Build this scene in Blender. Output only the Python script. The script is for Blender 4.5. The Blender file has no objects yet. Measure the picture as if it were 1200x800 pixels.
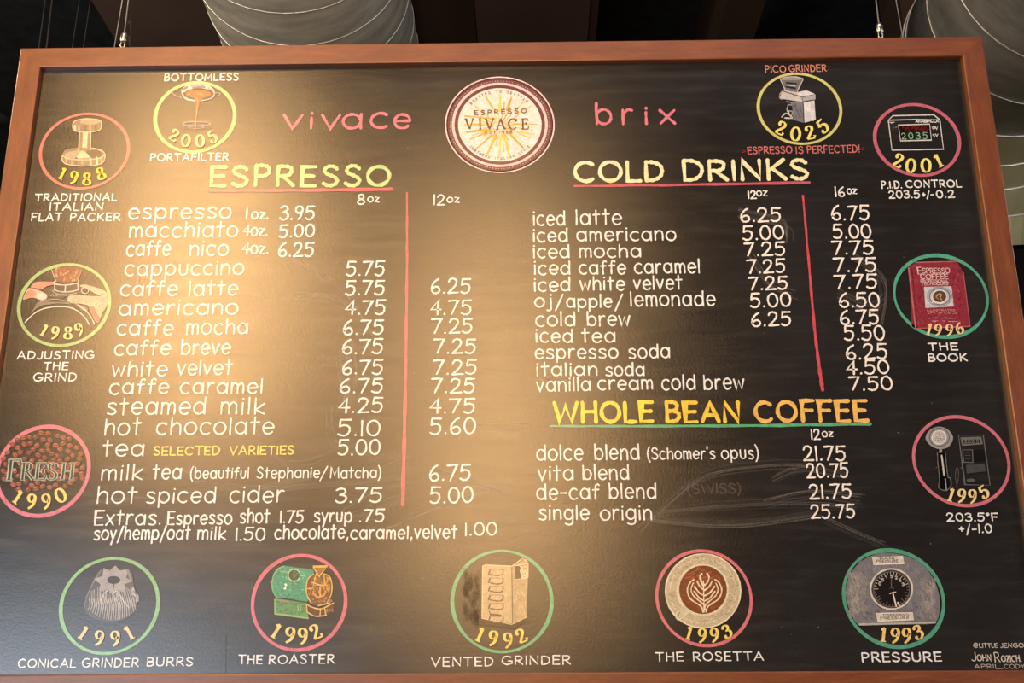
import bpy, bmesh, math, random
from mathutils import Vector, Matrix
random.seed(7)
S = bpy.context.scene
C = S.collection
# ------------------------------------------------------------ camera
FPX = 1400.0
CAM = Vector((1.27221, -2.73645, 1.52611))
ya, pa, ra = -0.01498, 0.3219, -0.0041
fw = Vector((math.sin(ya)*math.cos(pa), math.cos(ya)*math.cos(pa), math.sin(pa)))
r0 = Vector((math.cos(ya), -math.sin(ya), 0)); u0 = r0.cross(fw)
rt = r0*math.cos(ra)+u0*math.sin(ra); up = -r0*math.sin(ra)+u0*math.cos(ra)
cd = bpy.data.cameras.new('camera'); cam = bpy.data.objects.new('camera', cd); C.objects.link(cam)
M = Matrix.Identity(4)
for i in range(3):
    M[i][0] = rt[i]; M[i][1] = up[i]; M[i][2] = -fw[i]; M[i][3] = CAM[i]
cam.matrix_world = M
cd.sensor_width = 36; cd.lens = FPX/1200*36; cd.clip_start = .05
S.camera = cam
# ------------------------------------------------------------ world, lights, exposure
wd = bpy.data.worlds.new('world'); S.world = wd; wd.use_nodes = True
wd.node_tree.nodes['Background'].inputs[0].default_value = (.5, .55, .6, 1)
wd.node_tree.nodes['Background'].inputs[1].default_value = .05
S.view_settings.view_transform = 'Standard'; S.view_settings.look = 'None'
S.view_settings.gamma = 1; S.view_settings.exposure = 0; S.view_settings.use_curve_mapping = False
def area(name, loc, target, sx, sy, power, col, spread=math.pi):
    l = bpy.data.lights.new(name, 'AREA'); l.shape = 'RECTANGLE'; l.size = sx; l.size_y = sy
    l.energy = power; l.color = col; l.spread = spread
    o = bpy.data.objects.new(name, l); C.objects.link(o); o.location = loc
    o.rotation_euler = (Vector(target)-Vector(loc)).to_track_quat('-Z', 'Y').to_euler()
    return o
WARM = (1, .57, .23)
area('lamp_strip_left', (-.42, -3, 3.9), (-.42, 0, 3.9), .35, 1.9, 82, WARM)
area('lamp_strip_middle', (1.10, -3, 3.2), (1.10, 0, 3.2), .35, 2.15, 47, WARM)
area('warm_haze_fill', (.5, -3.3, 3.0), (.5, 0, 3.0), 2.6, 2.2, 7, (1, .62, .34))  # added broad fill, gives the warm haze between the two lamp glares
area('overhead_soft_light', (1.2, -1.7, 5.75), (1.2, 0, 2.1), 4.5, .8, 60, (.96, .95, 1))
area('right_soft_light', (6.6, -3.0, 2.6), (1.3, 0, 2.4), 1.6, 2.4, 82, (.95, .95, 1))
area('left_soft_light', (-4.4, -3.0, 2.6), (1.1, 0, 2.4), 1.6, 2.4, 100, (.95, .95, 1))
area('daylight_window', (-1.6, -4.6, 1.1), (1.0, 0, 2.2), 2.0, 1.6, 90, (.75, .87, 1))
pl = bpy.data.lights.new('ceiling_lamp', 'POINT'); pl.energy = 85; pl.color = (1, .82, .5); pl.shadow_soft_size = .08
po = bpy.data.objects.new('ceiling_lamp', pl); C.objects.link(po); po.location = (-1.9, .35, 4.1)
pl = bpy.data.lights.new('duct_fill_light', 'POINT'); pl.energy = 34; pl.color = (.95, 1, .9); pl.shadow_soft_size = .15  # added fill light, no fixture: brightens the right duct from behind the board
po = bpy.data.objects.new('duct_fill_light', pl); C.objects.link(po); po.location = (5.2, .5, 3.6)
# ------------------------------------------------------------ board and pixel frame of the board plane
W, H, D, R, ZT = 2.4, 1.53317, .0196, .0578, 3.2
def pray(x, y): return rt*((x-600)/FPX) - up*((y-400)/FPX) + fw
def onY(x, y, Y=0.0):
    v = pray(x, y); return CAM + v*((Y-CAM.y)/v.y)
def onZ(x, y, Z):
    v = pray(x, y); return CAM + v*((Z-CAM.z)/v.z)
# ------------------------------------------------------------ helpers
def link(name, me, mats, parent=None):
    o = bpy.data.objects.new(name, me); C.objects.link(o)
    for m in (mats if isinstance(mats, (list, tuple)) else [mats]): me.materials.append(m)
    if parent is not None: setpar(o, parent)
    return o
def wloc(o):
    p = Vector(o.location)
    if o.parent: p = p + wloc(o.parent)*0
    return p
def setpar(o, parent):
    o.parent = parent
    if parent.type == 'EMPTY': o.matrix_parent_inverse = Matrix.Translation(-Vector(parent.location))
def fromdata(name, v, f, mats, parent=None, smooth=False, mi=None):
    me = bpy.data.meshes.new(name); me.from_pydata(v, [], f); me.update()
    o = link(name, me, mats, parent)
    if mi: me.polygons.foreach_set('material_index', mi)
    if smooth: me.polygons.foreach_set('use_smooth', [True]*len(me.polygons))
    return o
def empty(name, loc, label, cat, group=None):
    o = bpy.data.objects.new(name, None); C.objects.link(o); o.location = loc
    o['label'] = label; o['category'] = cat
    if group: o['group'] = group
    return o
def box(v, f, x0, x1, y0, y1, z0, z1):
    n = len(v)
    v += [(x0,y0,z0),(x1,y0,z0),(x1,y1,z0),(x0,y1,z0),(x0,y0,z1),(x1,y0,z1),(x1,y1,z1),(x0,y1,z1)]
    f += [tuple(n+i for i in q) for q in ((3,2,1,0),(4,5,6,7),(0,1,5,4),(1,2,6,5),(2,3,7,6),(3,0,4,7))]
def boxobj(name, b, m, parent=None):
    v, f = [], []; box(v, f, *b); return fromdata(name, v, f, m, parent)
def tube(v, f, pts, rad, n=8, cap=True):
    pts = [Vector(p) for p in pts]; base = len(v)
    rads = rad if isinstance(rad, (list, tuple)) else [rad]*len(pts)
    a = None
    for i, p in enumerate(pts):
        t = (pts[min(i+1, len(pts)-1)]-pts[max(i-1, 0)]).normalized()
        if a is None:
            a = t.orthogonal().normalized()
        a = (a - t*a.dot(t)).normalized(); b = t.cross(a)
        for k in range(n):
            w = 2*math.pi*k/n
            v.append(tuple(p + (a*math.cos(w)+b*math.sin(w))*rads[i]))
    for i in range(len(pts)-1):
        for k in range(n):
            q = base+i*n; k2 = (k+1) % n
            f.append((q+k, q+k2, q+n+k2, q+n+k))
    if cap:
        f.append(tuple(base+k for k in range(n))[::-1]); f.append(tuple(base+(len(pts)-1)*n+k for k in range(n)))
# ------------------------------------------------------------ materials
def nodemat(name):
    m = bpy.data.materials.new(name); m.use_nodes = True
    nt = m.node_tree; return m, nt, nt.nodes['Principled BSDF']
def N(nt, t, **k):
    n = nt.nodes.new(t)
    for a, b in k.items():
        if a.startswith('i_'): n.inputs[int(a[2:])].default_value = b
        else: setattr(n, a, b)
    return n
def noise(nt, scale, detail=4, rough=.55, vec=None, mscale=None):
    tc = N(nt, 'ShaderNodeTexCoord'); mp = N(nt, 'ShaderNodeMapping')
    nt.links.new(tc.outputs['Object'], mp.inputs[0])
    if mscale: mp.inputs['Scale'].default_value = mscale
    n = N(nt, 'ShaderNodeTexNoise'); n.inputs['Scale'].default_value = scale
    n.inputs['Detail'].default_value = detail; n.inputs['Roughness'].default_value = rough
    nt.links.new(mp.outputs[0], n.inputs['Vector']); return n
def ramp(nt, src, stops):
    r = N(nt, 'ShaderNodeValToRGB'); e = r.color_ramp.elements
    while len(e) < len(stops): e.new(.5)
    for el, (p, c) in zip(e, stops):
        el.position = p; el.color = c if len(c) == 4 else (*c, 1)
    nt.links.new(src, r.inputs[0]); return r
def g(v): return (v, v, v, 1)
def plain(name, col, rough=.6, metal=0, nz=0.15, scale=20):
    m, nt, b = nodemat(name)
    n = noise(nt, scale)
    c0 = tuple(x*(1-nz) for x in col); c1 = tuple(min(1, x*(1+nz)) for x in col)
    r = ramp(nt, n.outputs['Fac'], [(.3, c0), (.7, c1)])
    nt.links.new(r.outputs[0], b.inputs['Base Color'])
    b.inputs['Roughness'].default_value = rough; b.inputs['Metallic'].default_value = metal
    return m
def s2l(c): return tuple(((x/255+.055)/1.055)**2.4 if x > 10 else x/255/12.92 for x in c)
ROUGH = .31; SPEC = .10
def satin(nt, b, col, alpha, rough, nrm, spec):
    """diffuse paint or chalk with a satin surface gloss"""
    df = N(nt, 'ShaderNodeBsdfDiffuse'); gl = N(nt, 'ShaderNodeBsdfAnisotropic'); gl.distribution = 'BECKMANN'
    ad = N(nt, 'ShaderNodeAddShader'); gl.inputs['Color'].default_value = (spec, spec, spec, 1)
    nt.links.new(col, df.inputs['Color'])
    if isinstance(rough, float): gl.inputs['Roughness'].default_value = rough
    else: nt.links.new(rough, gl.inputs['Roughness'])
    if nrm: nt.links.new(nrm, df.inputs['Normal']); nt.links.new(nrm, gl.inputs['Normal'])
    nt.links.new(df.outputs[0], ad.inputs[0]); nt.links.new(gl.outputs[0], ad.inputs[1])
    out = nt.nodes['Material Output']; res = ad.outputs[0]
    if alpha:
        tr = N(nt, 'ShaderNodeBsdfTransparent'); mx = N(nt, 'ShaderNodeMixShader')
        nt.links.new(alpha, mx.inputs[0]); nt.links.new(tr.outputs[0], mx.inputs[1]); nt.links.new(res, mx.inputs[2]); res = mx.outputs[0]
    nt.links.new(res, out.inputs['Surface']); nt.nodes.remove(b)
_ch = {}
def chalk(rgb, lo=.74, hi=1.0):
    key = (rgb, lo, hi)
    if key in _ch: return _ch[key]
    m, nt, b = nodemat('chalk_%d_%d_%d' % rgb)
    col = s2l(rgb)
    n = noise(nt, 420, 3, .6)
    a = ramp(nt, n.outputs['Fac'], [(.30, g(lo)), (.52, g(hi))])
    n2 = noise(nt, 60, 3)
    r = ramp(nt, n2.outputs['Fac'], [(.3, tuple(x*.82 for x in col)), (.7, tuple(min(1, x*1.1) for x in col))])
    satin(nt, b, r.outputs[0], a.outputs[0], ROUGH+.01, None, SPEC*.9)
    _ch[key] = m
    return m
def slate():
    m, nt, b = nodemat('painted_chalkboard')
    dust = noise(nt, 2.2, 6, .62); streak = noise(nt, 5, 5, .6, mscale=(1.2, 1, 9)); fine = noise(nt, 160, 3, .6)
    dr = ramp(nt, dust.outputs['Fac'], [(.35, (.014, .0135, .014)), (.7, (.024, .023, .023))])
    mx = N(nt, 'ShaderNodeMixRGB', blend_type='ADD'); mx.inputs[0].default_value = 1
    sr = ramp(nt, streak.outputs['Fac'], [(.5, (0, 0, 0)), (.8, (.012, .0115, .011))])
    nt.links.new(dr.outputs[0], mx.inputs[1]); nt.links.new(sr.outputs[0], mx.inputs[2])
    nt.links.new(mx.outputs[0], b.inputs['Base Color'])
    rr = N(nt, 'ShaderNodeMapRange'); rr.inputs[3].default_value = ROUGH-.04; rr.inputs[4].default_value = ROUGH+.04
    nt.links.new(streak.outputs['Fac'], rr.inputs[0])
    bp = N(nt, 'ShaderNodeBump'); bp.inputs['Strength'].default_value = .22; bp.inputs['Distance'].default_value = .001
    nt.links.new(fine.outputs['Fac'], bp.inputs['Height'])
    satin(nt, b, mx.outputs[0], None, rr.outputs[0], bp.outputs[0], SPEC)
    return m
def wood(name, msc, k=.8):
    m, nt, b = nodemat(name)
    n = noise(nt, 6, 6, .6, mscale=msc); n2 = noise(nt, 34, 4, .7, mscale=msc)
    r = ramp(nt, n.outputs['Fac'], [(.25, (.17*k, .042*k, .011*k)), (.5, (.25*k, .066*k, .017*k)), (.75, (.34*k, .10*k, .028*k))])
    r2 = ramp(nt, n2.outputs['Fac'], [(.35, (.72, .66, .62)), (.6, (1, 1, 1))])
    mx = N(nt, 'ShaderNodeMixRGB', blend_type='MULTIPLY'); mx.inputs[0].default_value = .8
    nt.links.new(r.outputs[0], mx.inputs[1]); nt.links.new(r2.outputs[0], mx.inputs[2])
    nt.links.new(mx.outputs[0], b.inputs['Base Color'])
    b.inputs['Roughness'].default_value = .38; b.inputs['Specular IOR Level'].default_value = 1
    bp = N(nt, 'ShaderNodeBump'); bp.inputs['Strength'].default_value = .15; bp.inputs['Distance'].default_value = .0006
    nt.links.new(n2.outputs['Fac'], bp.inputs['Height']); nt.links.new(bp.outputs[0], b.inputs['Normal'])
    return m
M_SLATE = slate()
M_WH = wood('cherry_wood_horizontal', (1.2, 9, 9)); M_WV = wood('cherry_wood_vertical', (9, 9, 1.2))
M_BLACK = plain('black_paint', (.006, .005, .0045), .8)
M_CEIL = plain('dark_ceiling', (.014, .019, .026), .85, nz=.5, scale=9)
M_BEAM = plain('dark_brown_plaster', (.085, .055, .043), .8, nz=.12, scale=3)
M_BEAM2 = plain('very_dark_brown_plaster', (.034, .019, .010), .8, nz=.12, scale=3)
M_WALL = plain('dark_wall', (.03, .028, .028), .85); M_FLOOR = plain('dark_floor', (.08, .06, .045), .5)
M_STEEL = plain('bright_steel', (.55, .54, .52), .3, 1); M_WIRE = plain('steel_cable', (.40, .38, .35), .45, .6)
M_DWIRE = plain('dull_cable', (.012, .012, .012), .9, 0)
def galv():
    m, nt, b = nodemat('galvanised_steel')
    n = noise(nt, 5, 6, .65, mscale=(1, 3, 1)); n2 = noise(nt, 40, 4)
    r = ramp(nt, n.outputs['Fac'], [(.3, (.24, .24, .21)), (.7, (.44, .43, .37))])
    nt.links.new(r.outputs[0], b.inputs['Base Color'])
    rr = ramp(nt, n2.outputs['Fac'], [(.3, g(.38)), (.7, g(.52))]); nt.links.new(rr.outputs[0], b.inputs['Roughness'])
    b.inputs['Metallic'].default_value = .4
    return m
M_GALV = galv(); M_SEAM = plain('rolled_seam_steel', (.85, .85, .82), .4, .5)
# ------------------------------------------------------------ room shell
def struct(o): o['kind'] = 'structure'; return o
struct(boxobj('floor', (-5, 7.5, -7, 8, -.1, 0), M_FLOOR))
struct(boxobj('ceiling', (-5, 7.5, -7, 8, 6.0, 6.1), M_CEIL))
struct(boxobj('wall_left', (-5.1, -5, -7, 8, 0, 6.0), M_WALL)); struct(boxobj('wall_right', (7.5, 7.6, -7, 8, 0, 6.0), M_WALL))
struct(boxobj('wall_back', (-5, 7.5, 8, 8.1, 0, 6.0), M_WALL)); struct(boxobj('wall_front', (-5, 7.5, -7.1, -7, 0, 6.0), M_WALL))
ZB = 5.4
def beam(name, xa, xb, m, z=ZB):
    x0, x1 = onZ(xa, 25, z).x, onZ(xb, 25, z).x
    return struct(boxobj(name, (x0, x1, -1.2, 7.95, z, 5.99), m))
beam('trim_1', 122, 452, M_BEAM); beam('trim_2', 455, 557, M_BEAM2, 5.5); beam('trim_3', 558, 690, M_BEAM)
beam('trim_4', 690.8, 700, M_BEAM, 5.42); beam('trim_5', 846, 890, M_BEAM2, 5.45)
v = [onZ(a, b, 5.3) for a, b in ((1060, 44), (1106, 14), (1114, -12), (1300, -12), (1300, 90), (1040, 90))]
v = [tuple(p) for p in v] + [(p.x, p.y, 5.98) for p in v]
struct(fromdata('trim_6', v, [(0,1,2,3,4,5),(11,10,9,8,7,6)]+[(i, (i+1) % 6, (i+1) % 6+6, i+6) for i in range(6)], M_BEAM))
# ------------------------------------------------------------ menu board
BASE = Vector((W/2, 0, ZT-H-R))
board = empty('menu_board', BASE, 'large hanging black chalkboard menu in a reddish wooden frame, covered with chalk prices', 'menu board')
boxobj('panel', (-.010, W+.010, 0, .012, ZT-H-.010, ZT+.010), M_SLATE, board)
prof = [(0, .03), (0, -D+.002), (.002, -D), (R-.0035, -D), (R-.001, -D+.001), (R, -D+.0035), (R, -.0006), (R-.013, -.0006), (R-.013, .03)]
def rail(side, m):
    v, f = [], []
    n = len(prof)
    for e in (0, 1):
        for (r_, y) in prof:
            o = R-r_
            if side == 'top': v.append((-o if e == 0 else W+o, y, ZT+o))
            if side == 'bottom': v.append((-o if e == 0 else W+o, y, ZT-H-o))
            if side == 'left': v.append((-o, y, ZT-H-o if e == 0 else ZT+o))
            if side == 'right': v.append((W+o, y, ZT-H-o if e == 0 else ZT+o))
    for i in range(n): f.append((i, (i+1) % n, (i+1) % n+n, i+n))
    f.append(tuple(range(n))); f.append(tuple(range(n, 2*n)))
    o = fromdata('frame_rail', v, f, m, board)
    bm = bmesh.new(); bm.from_mesh(o.data); bmesh.ops.recalc_face_normals(bm, faces=bm.faces); bm.to_mesh(o.data); bm.free()
    return o
rail('top', M_WH); rail('bottom', M_WH); rail('left', M_WV); rail('right', M_WV)
# ------------------------------------------------------------ chalk strokes
def cat(pts, n=5, closed=False):
    if len(pts) < 3: return pts
    out = []; m = len(pts)
    P = (lambda i: pts[i % m]) if closed else (lambda i: pts[max(0, min(m-1, i))])
    for i in range(m if closed else m-1):
        a, b, c, d = P(i-1), P(i), P(i+1), P(i+2)
        for k in range(n):
            t = k/n
            out.append(tuple(.5*((2*b[j])+(-a[j]+c[j])*t+(2*a[j]-5*b[j]+4*c[j]-d[j])*t*t+(-a[j]+3*b[j]-3*c[j]+d[j])*t**3) for j in (0, 1)))
    out.append(pts[0] if closed else pts[-1])
    return out
def arc(cx, cy, rx, ry, a0, a1, n=None):
    n = n or max(6, int(abs(a1-a0)/20))
    return [(cx+rx*math.cos(math.radians(a0+(a1-a0)*i/n)), cy+ry*math.sin(math.radians(a0+(a1-a0)*i/n))) for i in range(n+1)]
class Ink:
    def __init__(s, layer=0):
        s.v = []; s.f = []; s.mi = []; s.mats = []; s.y = -.0004-.0004*layer; s.step = 0
    def m(s, mat):
        if isinstance(mat, tuple): mat = chalk(mat)
        if mat not in s.mats: s.mats.append(mat)
        return s.mats.index(mat)
    def put(s, x, y):
        p = onY(x, y, s.y-s.step*9e-7); s.v.append(tuple(p)); return len(s.v)-1
    def rib(s, pts, w, mat, j=.12, cap=True):
        """ribbon along pixel points; w a number or a list"""
        q = [pts[0]]
        for p in pts[1:]:
            if abs(p[0]-q[-1][0])+abs(p[1]-q[-1][1]) > .05: q.append(p)
        closed = len(q) > 3 and abs(q[0][0]-q[-1][0])+abs(q[0][1]-q[-1][1]) < .3
        if len(q) < 2: return s.dot(q[0][0], q[0][1], (w if not isinstance(w, list) else w[0])*.6, mat)
        mi = s.m(mat); s.step += 1
        ws = w if isinstance(w, list) else None
        L = []; ph = random.random()*9
        n = len(q)
        for i, p in enumerate(q):
            a = q[i-1] if i else (q[-2] if closed else q[0]); b = q[i+1] if i < n-1 else (q[1] if closed else q[-1])
            dx, dy = b[0]-a[0], b[1]-a[1]; l = math.hypot(dx, dy) or 1; dx /= l; dy /= l
            ww = (ws[min(len(ws)-1, int(i*len(ws)/n))] if ws else w)*(.5+.09*math.sin(ph+i*1.7)*(j > 0))
            # mitre on sharp turns
            if 0 < i < n-1:
                e = (q[i][0]-q[i-1][0], q[i][1]-q[i-1][1]); le = math.hypot(*e) or 1
                cs = max(.55, abs(e[0]*dx+e[1]*dy)/le); ww /= cs
            L.append((p[0]+random.uniform(-j, j), p[1]+random.uniform(-j, j), -dy, dx, ww, dx, dy))
        if closed:
            L[-1] = L[0]
        rows = []
        if cap and not closed:
            x, y, nx, ny, ww, dx, dy = L[0]; rows.append((x-dx*ww*.8, y-dy*ww*.8, nx, ny, ww*.45))
        rows += [r[:5] for r in L]
        if cap and not closed:
            x, y, nx, ny, ww, dx, dy = L[-1]; rows.append((x+dx*ww*.8, y+dy*ww*.8, nx, ny, ww*.45))
        prev = None
        for x, y, nx, ny, ww in rows:
            a = s.put(x+nx*ww, y+ny*ww); b = s.put(x-nx*ww, y-ny*ww)
            if prev: s.f.append((prev[0], prev[1], b, a)); s.mi.append(mi)
            prev = (a, b)
    def dot(s, x, y, r, mat, ry=None, rot=0, n=9):
        s.poly([(x+r*math.cos(a)*math.cos(rot)-(ry or r)*math.sin(a)*math.sin(rot), y+r*math.cos(a)*math.sin(rot)+(ry or r)*math.sin(a)*math.cos(rot)) for a in [2*math.pi*k/n for k in range(n)]], mat)
    def poly(s, pts, mat):
        s.step += 1
        s.f.append(tuple(s.put(*p) for p in pts)); s.mi.append(s.m(mat))
    def ring(s, cx, cy, rx, ry, r0, r1, mat, k=0, n=72, wob=0):
        s.step += 1; mi = s.m(mat); rows = []
        p1, p2 = random.random()*6, random.random()*6
        for i in range(n):
            a = 2*math.pi*i/n; w = 1+wob*(math.sin(2*a+p1)*.7+math.sin(5*a+p2)*.3)
            mid = (r0+r1)/2; hw = (r1-r0)/2*w
            P = []
            for q in (mid-hw, mid+hw):
                ex, ey = rx*q*math.cos(a), ry*q*math.sin(a)
                P.append(s.put(cx+ex+k*ey, cy-ey))
            rows.append(P)
        for i in range(n):
            a, b = rows[i], rows[(i+1) % n]; s.f.append((a[0], a[1], b[1], b[0])); s.mi.append(mi)
    def disc(s, cx, cy, rx, ry, mat, k=0, n=40):
        s.poly([(cx+rx*math.cos(2*math.pi*i/n)+k*ry*math.sin(2*math.pi*i/n), cy-ry*math.sin(2*math.pi*i/n)) for i in range(n)], mat)
    def build(s, name, parent, label=None):
        me = bpy.data.meshes.new(name); me.from_pydata(s.v, [], s.f); me.update()
        o = link(name, me, s.mats, None); me.polygons.foreach_set('material_index', s.mi)
        o.parent = parent
        if parent.type == 'EMPTY': o.matrix_parent_inverse = Matrix.Translation(-Vector(parent.location))
        if label: o['label'] = label
        return o
def kx(x): return (572-x)/4200.0
# ---- single stroke hand lettering. cap height 1, x-height .7 ; width first
G = {
'a': '.54|a .26 .35 .24 .35 20 380|l .51 .7 .51 0', 'b': '.54|l .04 1 .04 0|a .28 .35 .24 .35 0 360', 'c': '.46|a .27 .35 .26 .36 50 310',
'd': '.54|a .26 .35 .24 .35 0 360|l .51 1 .51 0', 'e': '.5|l .03 .35 .49 .37|a .27 .35 .24 .36 4 318', 'f': '.36|s .38 .93 .29 1 .19 .92 .16 .7 .15 0|l 0 .62 .35 .64',
'g': '.54|a .26 .36 .24 .34 20 380|s .51 .7 .51 0 .45 -.26 .26 -.33 .06 -.24', 'h': '.48|l .04 1 .04 0|s .04 .42 .16 .64 .3 .7 .42 .58 .45 .35 .45 0',
'i': '.08|l .04 .68 .04 0|d .05 .92', 'j': '.22|s .2 .68 .2 -.15 .12 -.3 -.02 -.26|d .21 .92', 'k': '.42|l .04 1 .04 0|l .4 .66 .06 .28 .42 0',
'l': '.08|l .04 1 .04 0', 'm': '.66|l .04 .7 .04 0|s .04 .45 .12 .66 .24 .68 .33 .52 .34 0|s .34 .45 .43 .66 .54 .68 .62 .52 .63 0',
'n': '.48|l .04 .7 .04 0|s .04 .42 .16 .65 .3 .7 .42 .58 .45 .35 .45 0', 'o': '.52|a .26 .35 .26 .36 90 450', 'p': '.54|l .04 .7 .04 -.3|a .28 .35 .24 .35 0 360',
'r': '.34|l .04 .7 .04 0|s .04 .38 .12 .6 .24 .7 .34 .66', 's': '.42|s .4 .6 .28 .7 .1 .66 .05 .52 .2 .38 .36 .28 .4 .13 .27 0 .03 .06',
't': '.36|l .17 1 .17 0|l 0 .68 .37 .7', 'u': '.46|s .04 .7 .04 .28 .1 .07 .23 0 .38 .08 .42 .28 .42 .7', 'v': '.42|l 0 .7 .2 0 .42 .7',
'w': '.62|l 0 .7 .16 0 .31 .6 .46 0 .62 .7', 'x': '.4|l 0 .7 .4 0|l .4 .7 0 0', 'y': '.42|l 0 .7 .22 .05|l .42 .7 .1 -.38', 'z': '.42|l .03 .66 .4 .66 .02 0 .42 0',
'A': '.66|l 0 0 .34 1 .66 0|l .12 .34 .56 .34', 'B': '.52|l .04 0 .04 1|s .04 1 .3 1 .44 .88 .42 .65 .26 .54 .04 .53|s .04 .53 .3 .54 .5 .4 .48 .14 .3 .01 .04 0',
'C': '.66|a .37 .5 .36 .5 48 312', 'D': '.6|l .04 0 .04 1|s .04 1 .3 .98 .52 .8 .58 .5 .5 .2 .3 .03 .04 0', 'E': '.5|l .5 1 .04 1 .04 0 .5 0|l .04 .52 .44 .52',
'F': '.48|l .5 1 .04 1 .04 0|l .04 .52 .42 .52', 'G': '.7|a .37 .5 .36 .5 48 330|l .42 .42 .7 .42 .68 .12', 'H': '.6|l .04 1 .04 0|l .56 1 .56 0|l .04 .52 .56 .52',
'I': '.08|l .04 1 .04 0', 'J': '.4|s .38 1 .38 .25 .3 .04 .15 0 .02 .12', 'K': '.56|l .04 1 .04 0|l .52 1 .06 .45|l .16 .56 .56 0', 'L': '.46|l .04 1 .04 0 .48 0',
'M': '.74|l .02 0 .08 1 .37 .25 .66 1 .72 0', 'N': '.62|l .04 0 .04 1 .58 0 .58 1', 'O': '.74|a .37 .5 .36 .5 90 450', 'P': '.5|l .04 0 .04 1|s .04 1 .3 1 .46 .88 .46 .62 .3 .48 .04 .47',
'R': '.56|l .04 0 .04 1|s .04 1 .3 1 .46 .9 .46 .64 .3 .5 .04 .49|l .2 .49 .56 0', 'S': '.5|s .46 .86 .32 1 .12 .97 .04 .78 .14 .6 .36 .46 .48 .28 .4 .06 .2 0 .02 .12',
'T': '.6|l .3 1 .3 0|l 0 1 .6 1', 'U': '.6|s .04 1 .04 .3 .12 .08 .3 0 .48 .08 .56 .3 .56 1', 'V': '.62|l 0 1 .31 0 .62 1', 'W': '.92|l 0 1 .22 0 .45 .85 .68 0 .92 1',
'Y': '.54|l 0 1 .27 .5 .54 1|l .27 .5 .27 0', 'Z': '.54|l 0 1 .54 1 0 0 .56 0', 'X': '.5|l 0 1 .5 0|l .5 1 0 0',
'0': '.56|a .28 .5 .27 .5 90 450', '1': '.1|l .05 1 .05 0', '2': '.56|s .04 .76 .12 .95 .3 1 .46 .9 .48 .7 .36 .42 .02 0|l .02 0 .58 .02', '3': '.5|s .04 .88 .2 1 .42 .94 .44 .7 .2 .55|s .2 .55 .44 .48 .5 .24 .36 .03 .16 0 .01 .14',
'4': '.52|l .36 0 .4 1 .01 .36 .54 .36', '5': '.54|l .54 1 .1 1 .06 .58|s .06 .58 .26 .66 .46 .56 .5 .3 .38 .05 .18 0 .01 .1', '6': '.52|s .44 1 .24 .84 .08 .56 .04 .26 .14 .04 .3 0 .46 .1 .48 .3 .36 .46 .18 .42 .06 .26',
'7': '.52|l .0 .97 .52 1 .16 0', '8': '.5|s .25 .54 .07 .68 .08 .9 .25 1 .42 .9 .42 .68 .25 .54 .05 .38 .03 .12 .25 0 .46 .12 .46 .38 .25 .54', '9': '.5|s .46 .7 .34 .5 .14 .52 .04 .74 .12 .95 .3 1 .45 .88 .46 .66 .38 .28 .22 0',
'.': '.1|d .05 .04', ',': '.12|l .08 .08 .02 -.2', '/': '.36|l .36 1.05 0 -.25', '(': '.2|s .2 1.15 .06 .8 .02 .4 .08 0 .2 -.25', ')': '.2|s 0 1.15 .14 .8 .18 .4 .12 0 0 -.25',
"'": '.06|l .03 1.1 .02 .85', '-': '.34|l 0 .4 .34 .4', '+': '.44|l .02 .45 .42 .45|l .22 .7 .22 .2', '!': '.1|l .06 1.02 .04 .3|d .04 .04', '@': '.8|a .4 .5 .14 .18 0 360|s .56 .65 .54 .36 .66 .36 .76 .6 .6 .95 .3 .98 .06 .7 .06 .3 .3 .02 .62 .06',
'°': '.2|a .1 .86 .1 .12 0 360', '>': '.3|l 0 .7 .3 .45 0 .2', '<': '.3|l .3 .7 0 .45 .3 .2', '_': '.5|l 0 0 .5 0', 'Q': '.74|a .37 .5 .36 .5 90 450|l .5 .25 .74 -.05',
}
def glyph(ch):
    w, *st = G[ch].split('|'); out = []
    for s in st:
        k, *n = s.split(); n = [float(t) for t in n]
        if k == 'a': out.append(arc(*n))
        elif k == 'l': out.append(list(zip(n[::2], n[1::2])))
        elif k == 's': out.append(cat(list(zip(n[::2], n[1::2]))))
        else: out.append([(n[0], n[1])])
    return float(w), out
def text(ink, t, x0, x1, base, h, w, mat, slope=-.008, gap=.17, lean=None, under=None):
    """hand lettering of pixel height h from x0 to x1 on a baseline"""
    G0 = [(c, *glyph(c)) for c in t if c != ' ']
    tot = 0; pos = []
    for c in t:
        if c == ' ': tot += .35; continue
        gw = glyph(c)[0]; pos.append(tot); tot += gw+gap
    tot -= gap
    sx = (x1-x0)/tot; k = kx((x0+x1)/2) if lean is None else lean
    for (c, gw, st), px in zip(G0, pos):
        jy = random.uniform(-.02, .02)*h; js = random.uniform(.97, 1.03)
        for s in st:
            P = []
            for (a, b) in s:
                X = x0+(px+a)*sx; Y = b*h*js
                P.append((X+k*Y, base+slope*(X-x0)-Y+jy))
            if len(P) == 1: ink.dot(P[0][0], P[0][1], w*.62, mat)
            else:
                if len(P) < 4 and len(P) > 1:   # subdivide straight strokes so that they waver
                    Q = []
                    for a, b in zip(P, P[1:]): Q += [(a[0]+(b[0]-a[0])*t_, a[1]+(b[1]-a[1])*t_) for t_ in (0, .33, .66)]
                    P = Q+[P[-1]]
                ink.rib(P, w, mat, j=.1 if h > 9 else .04)
WHITE = (236, 240, 240); CREAM = (240, 234, 188); PINK = (210, 122, 140); ROSE = (198, 92, 110); YEL = (240, 224, 148); GREEN = (90, 176, 134); LGREEN = (158, 202, 146); SALM = (206, 128, 116)
def part(name, words, mat, h=None, w=1.7, label=None, layer=2, **kw):
    ink = Ink(layer)
    for q in words:
        t, x0, x1, b = q[:4]; hh = q[4] if len(q) > 4 else h
        text(ink, t, x0, x1, b, hh, q[5] if len(q) > 5 else w, mat, **kw)
    return ink.build(name, board, label)
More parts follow.
